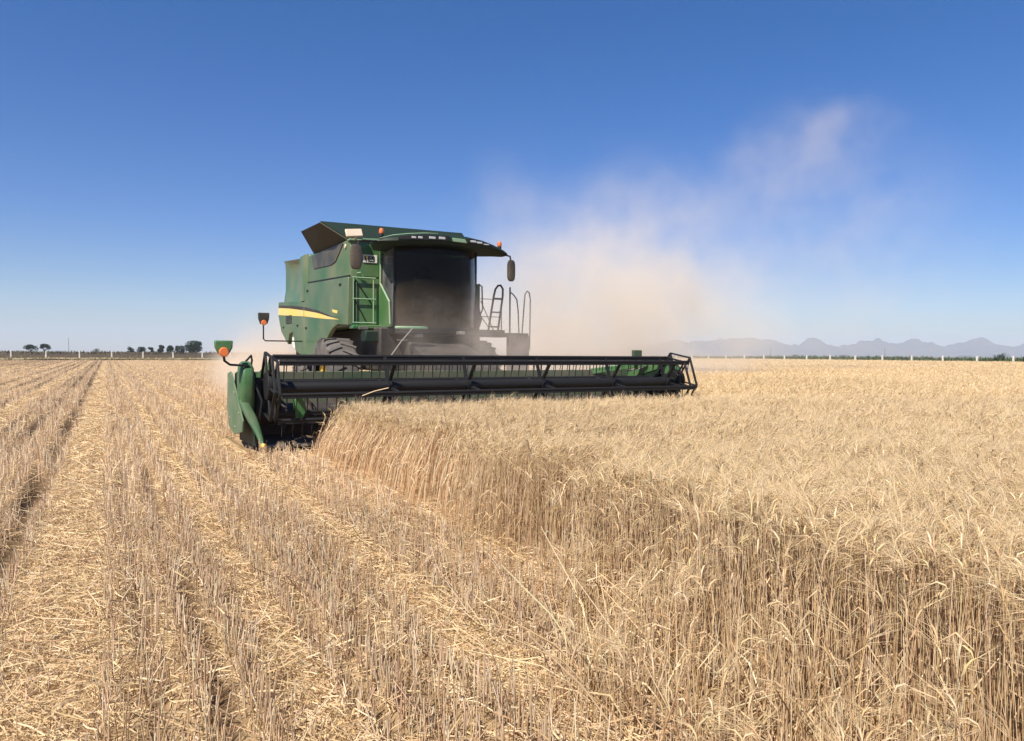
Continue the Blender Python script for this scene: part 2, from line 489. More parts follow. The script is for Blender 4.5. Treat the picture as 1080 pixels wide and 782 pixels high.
# nearer part fine, farther part coarser
xs = np.concatenate([np.arange(-70, -12, 0.12), np.arange(-12, 13.0, 0.04)])
ys = np.concatenate([np.arange(-3, 20, 0.2), np.arange(20, 60, 0.8), np.arange(60, 151, 5)])
X, Y = np.meshgrid(xs, ys, indexing='ij')
Z = field_z(X, Y) - 0.11
I = np.arange(len(xs) * len(ys)).reshape(len(xs), len(ys))
V = np.stack([X, Y, Z], -1).reshape(-1, 3)
Q = np.stack([I[:-1, :-1], I[1:, :-1], I[1:, 1:], I[:-1, 1:]], -1).reshape(-1, 4)
bare_shade = furrow_mask(wob(X, Y), 1.45) * np.clip(.85 + .3 * vnoise(X * .2, Y * .8, 14), .5, 1)  # exposed furrow soil, with the shade of the furrows painted in
fo = np_mesh('field', V, Q, np.repeat(bare_shade.reshape(-1, 1), 3, 1), MAT['furrow_soil']); fo['kind'] = 'structure'
GZ = lambda X, Y: field_z(X, Y) - 0.11

sheet('field_right', 13.0, 131, -3, 151, 0.012, MAT['stubble_soil'], 4, 4).name = 'field_soil'
sheet('verge', -75, 131, 151.2, 178, 0.05, MAT['verge'], 80, 12, lambda X, Y: 0.12 * (1 + vnoise(X * 0.3, Y * 0.5, 5)))
sheet('green_field', 134, 330, 20, 330, 0.02, MAT['green_crop_soil'], 40, 40, lambda X, Y: 0.15 * (1 + vnoise(X * .2, Y * .2, 6)))
sheet('earth_bank', -260, 131, 186, 230, 0.0, MAT['bank'], 160, 12,
      lambda X, Y: (1.15 + 0.25 * vnoise(X * 0.13, Y * 0.1, 8) + 0.12 * vnoise(X * .7, Y * .4, 9)) * np.sin(np.clip((Y - 186) / 44, 0, 1) * np.pi) ** 0.5)

def mountains():
    f2 = Vector((fw.x, fw.y, 0)).normalized()
    prof = [(-900, 20), (-300, 40), (700, 60), (1000, 95), (1280, 120), (1440, 142), (1540, 163), (1640, 150), (1760, 128), (1830, 100), (1905, 78), (1960, 92),
            (2000, 124), (2060, 122), (2110, 84), (2200, 76), (2300, 96), (2400, 108), (2460, 124), (2520, 108), (2560, 104), (2640, 112),
            (2700, 128), (2780, 110), (2860, 95), (2920, 90), (2980, 92), (3060, 112), (3140, 127), (3210, 106), (3280, 84), (3370, 70), (3460, 96), (3700, 120), (4000, 80), (4300, 60)]
    a = np.array(prof)
    s = np.arange(-900, 4300, 12.0)
    h = np.interp(s, a[:, 0], a[:, 1])
    r = np.random.default_rng(4)
    for k in range(60):
        w = r.uniform(0.03, 0.26)
        h += r.uniform(0.3, 1.6) / (1 + w * 40) * 5.0 * (1 - 2 * np.abs(np.sin(s * w * .5 + r.uniform(0, 6))))
    h = np.clip(h, 10, None)
    nd = 26
    dd = np.linspace(-1, 1, nd)
    S, Dd = np.meshgrid(s, dd, indexing='ij')
    ridge = np.clip(1 - np.abs(Dd) ** 1.2, 0, 1)
    Zm = h[:, None] * ridge * (1 + 0.22 * vnoise(S * 0.012, Dd * 5, 12) * (np.abs(Dd) > 0.03)) - 2
    dist = 5000 + Dd * 420 + 60 * vnoise(S * 0.004, Dd * 2, 13)
    # s is measured along the camera-independent ridge direction
    rx = np.array([math.cos(YAW), -math.sin(YAW)]); fx = np.array([math.sin(YAW), math.cos(YAW)])
    P = S[..., None] * rx + dist[..., None] * fx
    V = np.concatenate([P, Zm[..., None]], -1).reshape(-1, 3)
    I = np.arange(len(s) * nd).reshape(len(s), nd)
    Q = np.stack([I[:-1, :-1], I[1:, :-1], I[1:, 1:], I[:-1, 1:]], -1).reshape(-1, 4)
    o = np_mesh('mountains', V, Q, None, MAT['rock']); o['kind'] = 'structure'
mountains()

# ------------------------------------------------------------------ fences, poles, trees
def fence(name, pts, h, label, wires=(0.35, 0.7, 1.05, 1.4)):
    root = empty(name, pts[0])
    tag(root, label, 'fence')
    for i, p in enumerate(pts):
        b = MB(pts[0])
        hh = h * random.uniform(0.94, 1.05)
        lx, ly = random.uniform(-.04, .04), random.uniform(-.04, .04)
        w = 0.125
        ring = lambda z, k: [(p[0] + lx * z + sx * w * k, p[1] + ly * z + sy * w * k, z) for sx, sy in ((-1, -1), (1, -1), (1, 1), (-1, 1))]
        b.loft([ring(-0.2, 1.15), ring(hh - 0.06, 0.9), ring(hh, 0.6)])
        b.build('post', MAT['concrete'], root, smooth=False)
    for z in wires:
        b = MB(pts[0])
        path = []
        for i in range(len(pts)):
            path.append((pts[i][0], pts[i][1] - 0.1, z))
            if i < len(pts) - 1:
                path.append(((pts[i][0] + pts[i + 1][0]) / 2, (pts[i][1] + pts[i + 1][1]) / 2 - 0.1, z - 0.04))
        b.tube(path, 0.006, 4)
        b.build('wire', MAT['wire'], root)
    return root
fence('post_fence', [(-58 + 5.9 * i, 177.5, 0) for i in range(32)], 1.62, 'wire fence on pale concrete posts at the far field end before the brown bank')
fence('post_fence', [(132.2, 44 + 5.92 * i, 0) for i in range(23)], 1.68, 'wire fence on pale concrete posts between the wheat and the green field')

def tree(name, x, y, h, w, label, cat, trunk=0.35, n=1500, cols=((0.018, 0.036, 0.016), (0.028, 0.05, 0.022), (0.014, 0.028, 0.013)), blobs=9, flat=1.0, group=None, seed=0, zb=0.0):
    r = np.random.default_rng(seed + 100)
    root = empty(name, (x, y, zb))
    tag(root, label, cat, group)
    b = MB()
    th = h * trunk
    b.tube([(0, 0, -0.3), (0.03 * h, 0, th * .6), (0.02 * h, 0.02 * h, th * 1.25), (0.0, 0.02 * h, h * 0.7)], [0.05 * h, 0.04 * h, 0.03 * h, 0.01 * h], 7)
    for k in range(5):
        a = r.uniform(0, 6.28)
        b.tube([(0.02 * h, 0.0, th * r.uniform(.7, 1.1)), (math.cos(a) * w * .22, math.sin(a) * w * .22, h * .6), (math.cos(a) * w * .36, math.sin(a) * w * .36, h * .75)], [0.022 * h, 0.014 * h, 0.005 * h], 5)
    b.build('trunk', MAT['bark'], root)
    # crown: leaf sprays gathered in clumps
    cc = []
    for k in range(blobs):
        a = r.uniform(0, 6.28); q = math.sqrt(r.uniform(0, 1))
        cz = th + (h - th) * r.uniform(0.2, 0.82) * flat + (h - th) * (1 - flat) * 0.6
        sh = math.sin(min(1, (cz - th) / (h - th)) * math.pi) ** 0.5
        cc.append((math.cos(a) * q * w * .36 * sh, math.sin(a) * q * w * .36 * sh, cz, w * r.uniform(.14, .26)))
    cc = np.array(cc)
    k = r.integers(0, blobs, n)
    d = r.normal(size=(n, 3)); d /= np.linalg.norm(d, axis=1, keepdims=True)
    rad = cc[k, 3] * r.uniform(0.35, 1.08, n) ** 0.6
    P = cc[k, :3] + d * rad[:, None] * np.array([1, 1, 0.8])
    P[:, 2] = np.clip(P[:, 2], 0.15 * th, h)
    sz = h * 0.035 * r.uniform(.6, 1.5, n)
    A = r.normal(size=(n, 3)); A /= np.linalg.norm(A, axis=1, keepdims=True)
    B = np.cross(A, r.normal(size=(n, 3))); B /= np.linalg.norm(B, axis=1, keepdims=True)
    V = np.stack([P - A * sz[:, None], P + B * sz[:, None] * .55, P + A * sz[:, None], P - B * sz[:, None] * .55], 1).reshape(-1, 3)
    Qd = np.arange(n * 4).reshape(n, 4)
    pal = np.array(cols)
    C = pal[r.integers(0, len(pal), n)] * (0.8 + 0.4 * r.random((n, 1)))
    np_mesh('crown', V, Qd, np.repeat(C, 4, 0), MAT['leaf'], root)
    return root
TG = 'trees beyond the far fence'
tree('tree', 27.2, 282, 5.6, 6.6, 'large rounded dark green tree at the right end of the row beyond the far fence', 'tree', .08, 3600, blobs=18, group=TG, seed=1)
for i, (tx, ty, th, tw, lab) in enumerate([
        (22.6, 284, 4.1, 4.4, 'dark green tree just left of the large rounded tree beyond the far fence'),
        (19.6, 286, 4.0, 4.2, 'bushy dark tree in the middle of the row beyond the far fence'),
        (16.7, 285, 4.9, 2.6, 'thin upright dark tree rising above the row of bushes beyond the far fence'),
        (14.0, 289, 3.6, 2.6, 'small dark tree standing in a gap of the row beyond the far fence'),
        (10.6, 289, 3.4, 4.4, 'low wide dark bush of the row beyond the far fence'),
        (7.2, 290, 3.4, 3.0, 'low dark bush at the left end of the row beyond the far fence')]):
    tree('tree', tx, ty, th, tw, lab, 'tree', .06, 1900, blobs=11, group=TG, seed=20 + i)
tree('tree', -18.9, 306, 4.6, 3.6, 'flat topped dark tree, right one of the lone pair far off on the left', 'tree', .3, 1300, blobs=9, flat=.6, group='lone pair of trees', seed=31)
tree('tree', -23.2, 307, 4.2, 4.4, 'flat topped dark tree, left one of the lone pair far off on the left', 'tree', .3, 1300, blobs=9, flat=.6, group='lone pair of trees', seed=32)
tree('shrub', -3.0, 262, 2.6, 3.2, 'small olive green shrub alone on the bank behind the far fence', 'shrub', .12, 500, cols=((.09, .1, .04), (.12, .12, .05)), blobs=5, seed=33)
tree('shrub', 276, 146, 3.2, 7.2, 'dark round bush at the far right beyond the green field', 'shrub', .1, 1300, blobs=9, seed=34)
tree('shrub', 264, 151, 1.9, 6.0, 'low dark bush left of the round bush beyond the green field', 'shrub', .1, 900, blobs=7, seed=35)
tree('shrub', 232, 176, 1.9, 7.0, 'low greyish bush behind the right fence under the mountains', 'shrub', .1, 900, blobs=7, seed=36)
tree('shrub', 214, 182, 2.0, 4.0, 'small dark bush behind the right fence close to the dust cloud', 'shrub', .1, 700, blobs=6, seed=37)

def pole(x, y, h, label, cross=True):
    root = empty('utility_pole', (x, y, 0))
    tag(root, label, 'utility pole', 'poles beyond the fences')
    b = MB(); b.tube([(0, 0, -.5), (0, 0, h)], [0.09, 0.06], 8); b.build('shaft', MAT['wood_pole'], root)
    if cross:
        b = MB(); b.box(-1.1, 1.1, -.06, .06, h - .75, h - .6); b.build('crossarm', MAT['wood_pole'], root)
pole(-11.6, 303, 6.4, 'slim wooden utility pole right of the lone pair of trees', False)
pole(-38.0, 330, 6.0, 'slim wooden utility pole at the far left, left of the lone pair of trees', False)
pole(205, 184.5, 4.4, 'slim utility pole under the mountains, nearer the dust cloud', False)
pole(240, 165, 4.6, 'slim utility pole under the mountains, right of the other one', False)

# ------------------------------------------------------------------ the combine harvester
O = Vector((6.45, 18.5, 0.0))
comb = empty('combine_harvester', O)
tag(comb, 'dusty green combine harvester with wide black reel header cutting the wheat', 'combine harvester')
def mb(): return MB(O)

# body -------------------------------------------------------------
b = mb()
XL, XR = 4.84, 8.06
plan = [(XL + .12, 16.5), (XR - .12, 16.5), (XR - .03, 16.54), (XR, 16.62), (XR, 20.35), (XL, 20.35), (XL, 16.62), (XL + .03, 16.54)]
b.loft([[(x, y, 2.16) for x, y in plan], [(x, y, 4.13 + 0.012 * (y - 16.5)) for x, y in plan]])
body = b.build('grain_tank', MAT['green_dusty'], comb, bevel=0.02)
# front face panel, cleaner green
b = mb(); b.box(XL + .16, 5.52, 16.47, 16.496, 3.30, 4.06); b.box(XL + .16, 5.52, 16.47, 16.496, 2.2, 3.26)
b.build('front_panel', MAT['green'], comb, bevel=0.008)
b = mb(); b.box(XL - .02, 5.55, 16.44, 16.62, 4.10, 4.135)
b.build('tank_rim', MAT['green_pale'], comb, bevel=0.008)

def side_panels(x_in, x_out, sgn):
    # lower front side panel with the wheel arch
    arch = [(18.72, 1.50)] + [(17.15 + 1.57 * math.cos(t), 1.10 + 1.12 * math.sin(t)) for t in np.linspace(math.radians(24), math.radians(88), 9)]
    poly = [(16.44, 3.27), (20.66, 3.44), (20.66, 2.0), (20.42, 1.46)] + arch + [(16.44, 2.18)]
    p = mb().prism(poly, 'x', x_out, x_in).build('side_panel', MAT['green_dusty'], comb, bevel=0.018)
    rp = [(20.70, 2.96), (22.4, 3.06), (24.12, 3.14), (24.15, 2.7), (23.72, 2.2), (23.1, 1.93), (22.75, 1.80), (22.55, 2.12), (22.05, 2.15), (21.75, 1.62), (21.2, 1.5), (20.46, 1.46), (20.70, 2.0)]
    q = mb().prism(rp, 'x', x_out, x_in + sgn * 0.0).build('rear_panel', MAT['green_dusty'], comb, bevel=0.018)
    return p, q
sp, rp_ = side_panels(4.90, 4.79, 1)
side_panels(8.0, 8.11, -1)
# upper grain tank window screen
e = 0.004
b = mb()
b.prism([(19.95, 4.12), (19.74, 3.77), (18.0, 3.70), (17.62, 3.74), (16.98, 4.08), (17.1, 4.12)], 'x', XL - 0.022, XL + .01)
b.build('tank_screen', MAT['mesh_screen'], comb, bevel=0.004)
b = mb(); b.lathe([(0.0, -0.02), (0.05, -0.02), (0.055, 0.0)], (XL - .01, 16.78, 4.0), 'x', 14); b.build('side_lamp', MAT['lamp_pale'], comb)

def sweep_strip(top, bot, x0, x1):
    poly = top + bot[::-1]
    return mb().prism(poly, 'x', x0, x1)
# dark gaps between the panels
b = mb()
b.prism([(16.50, 3.275), (20.66, 3.445), (20.66, 3.49), (16.50, 3.32)], 'x', 4.832, 4.86)
b.prism([(20.665, 1.6), (20.695, 1.6), (20.695, 3.42), (20.665, 3.42)], 'x', 4.81, 4.86)
b.build('panel_gap', MAT['black'], comb)
# stripes
yt = lambda y: np.interp(y, [17.2, 18.2, 19.2, 20.66, 22.5, 24.14], [2.34, 2.455, 2.58, 2.715, 2.86, 2.96])
yb = lambda y: np.interp(y, [17.2, 18.2, 19.2, 20.66, 22.5, 24.14], [2.335, 2.385, 2.45, 2.555, 2.65, 2.74])
def strip(y0, y1, lo, hi, mat, parent, name, xo=4.79):
    ys_ = np.linspace(y0, y1, 14)
    sweep_strip([(y, hi(y)) for y in ys_], [(y, lo(y)) for y in ys_], xo - 0.005, xo + 0.01).build(name, mat, parent)
strip(17.2, 20.64, yb, yt, MAT['cream'], sp, 'stripe'); strip(20.72, 24.10, yb, yt, MAT['cream'], rp_, 'stripe')
ydt = lambda y: yt(y) + np.interp(y, [17.2, 18.5, 20.6, 24.1], [0.0, .04, .09, .07])
strip(17.2, 20.64, lambda y: yt(y) + .008, lambda y: ydt(y) + .01, MAT['black_dusty'], sp, 'dark_stripe')
strip(20.72, 24.10, lambda y: yt(y) + .008, lambda y: ydt(y) + .01, MAT['black_dusty'], rp_, 'dark_stripe')
yl = lambda y: yb(y) + .02
b = mb(); b.prism([(17.28, 2.55), (17.78, 2.60), (17.70, 2.53), (17.32, 2.48)], 'x', 4.782, 4.80); b.build('emblem', MAT['cream'], sp)

for yy, zz in ((17.0, 3.12), (20.2, 3.2), (20.35, 2.2)):
    mb().box(4.768, 4.792, yy, yy + .14, zz, zz + .05).build('latch', MAT['black'], sp, bevel=.006)
for yy in (21.4, 23.3):
    mb().box(4.768, 4.792, yy, yy + .12, 2.30, 2.35).build('latch', MAT['black'], rp_, bevel=.006)
b = mb()
for k in range(6):
    b.box(4.775, 4.79, 22.2, 23.0, 2.42 + k * .045, 2.435 + k * .045)
b.build('vent', MAT['black'], rp_)
# rear hood: sculpted engine cover
b = mb()
rings = []
for z, t in ((2.98, 0.0), (3.15, .35), (3.5, .7), (3.9, .85), (4.15, .6), (4.24, .3)):
    k = t
    left = [(20.38, 4.96), (20.42, 4.83), (20.6, 4.78 - .02 * k), (20.95, 4.78 - .02 * k), (21.25, 4.80), (21.6, 4.86 + .16 * k), (22.3, 4.87 + .25 * k), (23.2, 4.87 + .23 * k), (23.95, 4.88 + .14 * k), (24.15, 5.02)]
    zt = lambda y: z + (0.0 if z < 4.0 else np.interp(y, [20.4, 21.2, 22.2, 24.2], [0.0, -.02, 0.06, 0.20]))
    ring = [(x, y, zt(y)) for y, x in left] + [(12.9 - x, y, zt(y)) for y, x in left[::-1]]
    rings.append(ring)
b.loft(rings)
b.build('rear_hood', MAT['hood_paint'], comb, angle=50)
b = mb(); b.box(4.86, 4.93, 20.34, 20.42, 3.5, 4.22); b.build('hood_trim', MAT['green_pale'], comb, bevel=.01)
# straw chopper and hitch below the rear
b = mb(); b.box(5.3, 7.6, 22.3, 24.0, 1.15, 1.95); b.build('straw_chopper', MAT['black_dusty'], comb, bevel=.03)
b = mb(); b.lathe([(0.0, 0), (.3, 0), (.3, .12), (.22, .14), (.0, .14)], (4.88, 22.3, 1.98), 'x', 20); b.build('pulley', MAT['white'], comb)

# hopper lids over the tank
rim_b = [(4.9, 16.72, 4.14), (8.0, 16.72, 4.14), (8.0, 19.9, 4.18), (4.9, 19.9, 4.18)]
rim_t = [(4.42, 17.45, 4.62), (7.95, 17.2, 4.60), (8.35, 19.6, 4.64), (4.48, 19.6, 4.72)]
def panel4(a, b_, c, d, t=0.025):
    a, b_, c, d = map(Vector, (a, b_, c, d))
    n = (b_ - a).cross(d - a).normalized() * t
    return mb().loft([[a, b_, c, d], [a + n, b_ + n, c + n, d + n]])
hop = mb().box(4.88, 8.02, 16.70, 19.95, 4.135, 4.19).build('hopper', MAT['green_dark'], comb, bevel=.01)
panel4(rim_b[0], rim_b[1], rim_t[1], rim_t[0]).build('hopper_lid', MAT['green_dark'], hop)
panel4(rim_b[1], rim_b[2], rim_t[2], rim_t[1]).build('hopper_lid', MAT['green_dark'], hop)
panel4(rim_b[2], rim_b[3], rim_t[3], rim_t[2]).build('hopper_lid', MAT['green_dark'], hop)
panel4(rim_b[3], rim_b[0], rim_t[0], rim_t[3]).build('hopper_lid', MAT['brown_lid'], hop, label='brown dusty side lid')
b = mb(); b.obox((4.88, 16.30, 4.24), (0.38, 0.06, 0.19), Matrix.Rotation(math.radians(-6), 3, 'Y') @ Matrix.Rotation(math.radians(-22), 3, 'X')); b.bar((4.95, 16.33, 4.16), (4.95, 16.6, 4.1), .04)
b.build('work_lamp', MAT['lamp_pale'], comb, bevel=.015)

# plate with letters on the tank front
b = mb(); pz0, pz1 = 3.58, 3.84
b.box(5.14, 5.47, 16.45, 16.468, 3.62, 3.80)
plate = b.build('name_plate', MAT['white'], comb)
b = mb(); b.prism([(5.16, 3.78), (5.25, 3.78), (5.22, 3.65)], 'y', 16.444, 16.449); b.build('plate_mark', MAT['yellow'], plate)
b = mb(); b.prism([(5.16, 3.765), (5.19, 3.765), (5.225, 3.65), (5.195, 3.65)], 'y', 16.440, 16.4435); b.build('plate_mark', MAT['ink'], plate)
cu = bpy.data.curves.new('letters', 'FONT'); cu.body = 'ES'; cu.size = 0.17; cu.extrude = 0.002; cu.offset = 0.006
tmp = bpy.data.objects.new('letters_curve', cu); COL.objects.link(tmp)
dg = bpy.context.evaluated_depsgraph_get()
me = bpy.data.meshes.new_from_object(tmp.evaluated_get(dg)); bpy.data.objects.remove(tmp)
me.transform(Matrix.Translation(Vector((5.25, 16.446, 3.645)) - O) @ Matrix.Rotation(math.radians(90), 4, 'X'))
me.materials.clear(); me.materials.append(MAT['ink'])
lt = bpy.data.objects.new('lettering', me); COL.objects.link(lt); lt.parent = plate

# ladder frame on tank front, left of the cab
b = mb()
for x in (4.90, 5.37):
    b.tube([(x, 16.40, 2.22), (x, 16.40, 3.27)], 0.016, 6)
for z in (2.24, 2.78, 3.26):
    b.tube([(4.88, 16.40, z), (5.42, 16.40, z)], 0.018 if z < 3 else 0.022, 6)
b.build('service_ladder', MAT['green_pale'], comb)
b = mb()  # dark bars drawn as the shadow of the ladder frame
b.bar((4.95, 16.43, 3.22), (5.35, 16.43, 2.66), 0.03, 0.02); b.bar((4.95, 16.43, 2.74), (5.20, 16.43, 2.28), 0.03, 0.02); b.bar((4.955, 16.43, 3.2), (4.955, 16.43, 2.26), 0.03, .02)
b.build('ladder_shadow', MAT['green_dark'], comb)
b = mb(); b.tube([(4.98, 16.40, 3.36), (5.06, 16.38, 3.38), (5.14, 16.40, 3.27)], 0.016, 6); b.build('grab_handle', MAT['green_pale'], comb)
b = mb(); b.box(4.86, 5.62, 16.30, 16.6, 2.10, 2.19); b.build('front_sill', MAT['green'], comb, bevel=.02)
b = mb(); b.box(4.98, 5.2, 16.24, 16.31, 2.08, 2.15); b.build('step', MAT['grey_rail'], comb, bevel=.01)

# cab ---------------------------------------------------------------
CX0, CX1 = 5.56, 7.52
cabfloor = mb()
cabfloor.prism([(CX0, 15.5), (5.8, 15.28), (6.54, 15.16), (7.28, 15.28), (CX1, 15.5), (CX1, 16.45), (CX0, 16.45)], 'z', 1.98, 2.13)
cab = cabfloor.build('cab', MAT['black'], comb, bevel=.02)
# rear cab wall and lower sides
b = mb(); b.box(CX0 + .02, CX1 - .02, 16.36, 16.44, 2.13, 3.86); b.build('cab_back_wall', MAT['cab_lining'], cab)
# windshield: bowed glass
fr_x = [CX0, 5.72, 6.05, 6.54, 7.03, 7.36, CX1]
fr_y = [15.50, 15.36, 15.24, 15.19, 15.24, 15.36, 15.50]
b = mb()
outer = [(x, y) for x, y in zip(fr_x, fr_y)]
inner = [(x, y + .012) for x, y in outer][::-1]
ring = outer + inner
b.loft([[(x, y + 0.10 * (2.13 - 2.13), 2.13) for x, y in ring], [(x, y - 0.04, 3.0) for x, y in ring], [(x, y - 0.02, 3.88) for x, y in ring]])
b.build('windshield', MAT['windshield'], cab, angle=60)
# right side glass
b = mb(); b.prism([(15.56, 2.15), (16.36, 2.15), (16.36, 3.86), (15.56, 3.86)], 'x', CX1 - .014, CX1 - .002); b.build('side_window', MAT['side_glass'], cab)
# left side glass
b = mb(); b.prism([(15.56, 2.16), (15.72, 2.16), (15.75, 2.72), (16.33, 3.12), (16.36, 3.86), (15.56, 3.86)], 'x', CX0 + .002, CX0 + .014); b.build('side_window', MAT['side_glass'], cab, label='pale dusty side window')
# green door skin under the left glass with a pale tube painted as the highlight along its edge
b = mb(); b.prism([(15.70, 2.14), (16.42, 2.14), (16.42, 3.2), (16.36, 3.12), (15.77, 2.71)], 'x', CX0 - .03, CX0); dr = b.build('door_panel', MAT['green'], cab, bevel=.008)
b = mb(); b.tube([(CX0 - .02, 16.40, 3.9), (CX0 - .03, 16.39, 3.15), (CX0 - .035, 15.76, 2.70), (CX0 - .03, 15.72, 2.2)], 0.022, 6); b.build('door_highlight', MAT['green_pale'], dr)
# pillars
for x, yy in ((CX0, 15.52), (CX1, 15.52)):
    b = mb(); b.bar((x, yy, 2.1), (x, yy - .02, 3.9), 0.05, 0.07); b.build('pillar', MAT['black'], cab, bevel=.01)
b = mb(); b.bar((CX1, 16.42, 2.1), (CX1, 16.42, 3.9), 0.06, 0.08); b.build('pillar', MAT['black'], cab, bevel=.01)
b = mb(); b.bar((CX0 - .01, 16.44, 2.1), (CX0 - .01, 16.44, 3.9), 0.07, 0.06); b.build('pillar', MAT['green'], cab, bevel=.01)
# seat, wheel and monitor inside
seat = mb().box(6.25, 6.80, 15.85, 16.3, 2.45, 2.60).box(6.28, 6.77, 16.18, 16.32, 2.6, 3.35).box(6.4, 6.65, 16.2, 16.3, 3.35, 3.55).box(6.4, 6.65, 15.95, 16.2, 2.13, 2.45).build('driver_seat', MAT['seat_cloth'], cab, bevel=.04)
b = mb(); b.tube([(6.52, 15.42, 2.13), (6.52, 15.58, 2.78)], 0.04, 8)
wh = [Vector((6.52, 15.60, 2.80)) + Vector((0.2 * math.cos(t), 0.17 * math.sin(t), 0.09 * math.sin(t))) for t in np.linspace(0, 2 * math.pi, 20, endpoint=False)]
b.tube(wh, 0.016, 6, close=True); b.bar((6.33, 15.6, 2.8), (6.71, 15.6, 2.8), .02); b.build('steering_wheel', MAT['black'], cab)
b = mb(); b.box(6.02, 6.22, 15.55, 15.60, 2.62, 2.78); b.build('monitor', MAT['grey_rail'], cab, bevel=.01)

# cab roof with swept wings -------------------------------------------
def roof():
    st = [ # x, front y, bottom z, top z, rear y
        (4.98, 15.10, 3.855, 3.90, 15.45), (5.10, 15.00, 3.84, 3.965, 15.75), (5.32, 14.93, 3.83, 4.03, 16.3), (5.62, 14.86, 3.84, 4.075, 16.42), (6.0, 14.80, 3.86, 4.12, 16.46),
        (6.54, 14.76, 3.88, 4.14, 16.46), (7.05, 14.80, 3.875, 4.12, 16.46), (7.45, 14.86, 3.865, 4.075, 16.42), (7.75, 14.93, 3.85, 4.01, 16.2), (8.0, 15.0, 3.80, 3.93, 15.6), (8.12, 15.05, 3.77, 3.86, 15.35)]
    rings = []
    for x, y0, z0, z1, y1 in st:
        h = z1 - z0
        rings.append([(x, y0 + .06, z0), (x, y0, z0 + h * .28), (x, y0 + .02, z0 + h * .62), (x, y0 + .14, z0 + h * .9), (x, y0 + .4 * (y1 - y0), z1), (x, y1 - .05, z1 - .02), (x, y1, z0 + h * .5), (x, y1 - .02, z0)])
    return mb().loft(rings)
rf = roof().build('cab_roof', MAT['green_dark'], comb, angle=45)
rf.location.z += 0.045
b = mb()
tp = [(5.05, 15.02, 3.925), (5.32, 14.96, 4.0), (5.62, 14.90, 4.045), (6.0, 14.86, 4.085), (6.3, 14.835, 4.1)]
b.tube(tp, [0.006, .012, .014, .012, .005], 6); b.build('roof_trim', MAT['green_pale'], rf)
b = mb(); b.prism([(6.62, 3.94), (6.95, 3.93), (6.90, 4.01), (6.60, 4.02)], 'y', 14.742, 14.83); b.build('roof_badge', MAT['green_pale'], rf, bevel=.006)
# lamp bars: black recess plus lenses
def lampbar(xa, xb, za, zb):
    n = 8
    pts = []
    f = lambda x: np.interp(x, [5.32, 5.62, 6.0, 6.54, 7.05, 7.45, 7.75], [14.93, 14.86, 14.80, 14.76, 14.80, 14.86, 14.93])
    xs_ = np.linspace(xa, xb, n)
    rings = [[(x, f(x) - .012, za(x)), (x, f(x) - .012, zb(x)), (x, f(x) + .06, zb(x)), (x, f(x) + .06, za(x))] for x in xs_]
    return mb().loft(rings), f
za = lambda x: np.interp(x, [5.3, 6.0, 6.54, 7.05, 7.75], [3.905, 3.93, 3.945, 3.94, 3.89])
zb = lambda x: za(x) + np.interp(x, [5.3, 5.7, 6.5, 7.3, 7.75], [.06, .10, .11, .10, .05])
for xa, xb, lx in ((5.42, 6.52, (5.78, 5.90, 6.14, 6.36)), (7.0, 7.68, (7.12, 7.28, 7.45))):
    bb, f = lampbar(xa, xb, za, zb)
    lb = bb.build('lamp_bar', MAT['black'], rf, bevel=.006)
for x in (5.74, 5.88, 6.14, 6.36, 7.12, 7.28, 7.46):
    b = mb(); w = .05 if x < 6 else .075
    b.box(x - w, x + w, f(x) - .022, f(x) - .008, za(x) + .028, zb(x) - .028); b.build('roof_lamp', MAT['lamp_lens'], rf, bevel=.008)

def beacon(x, y, z):
    base = mb().lathe([(0, -.12), (.03, -.12), (.03, 0), (.05, 0), (.045, .05), (0, .05)], (x, y, z), 'z', 12).build('beacon', MAT['black'], comb)
    mb().lathe([(.05, .05), (.055, .06), (.053, .12), (.04, .16), (0, .17)], (x, y, z), 'z', 14).build('beacon_lens', MAT['amber'], base)
beacon(5.20, 15.35, 4.07)
beacon(8.04, 15.3, 4.0)

def mirror(pts, c, w, h):
    arm = mb().tube(pts, 0.022, 6).build('mirror', MAT['black'], comb)
    b = mb()
    rings = []
    for dy, k in ((-.05, .7), (-.035, .95), (0.0, 1.0), (.03, .95), (.035, .8)):
        ring = []
        for q in np.linspace(0, 2 * math.pi, 20, endpoint=False):
            cx, cz = math.cos(q), math.sin(q)
            ring.append((c[0] + math.copysign(abs(cx) ** .55, cx) * w / 2 * k, c[1] + dy, c[2] + math.copysign(abs(cz) ** .55, cz) * h / 2 * k))
        rings.append(ring)
    b.loft(rings); b.build('mirror_head', MAT['mirror_shell'], arm)
mirror([(5.05, 15.12, 3.90), (4.70, 15.05, 3.90), (4.60, 15.03, 3.87), (4.56, 15.02, 3.76)], (4.535, 15.0, 3.54), 0.25, 0.52)
b = mb(); b.bar((4.70, 15.06, 3.93), (5.12, 15.10, 3.955), .02, .03); b.build('mirror_arm_trim', MAT['green_pale'], comb)
mirror([(8.08, 15.08, 3.83), (8.17, 15.02, 3.80), (8.19, 15.01, 3.68)], (8.19, 15.0, 3.47), 0.19, 0.50)

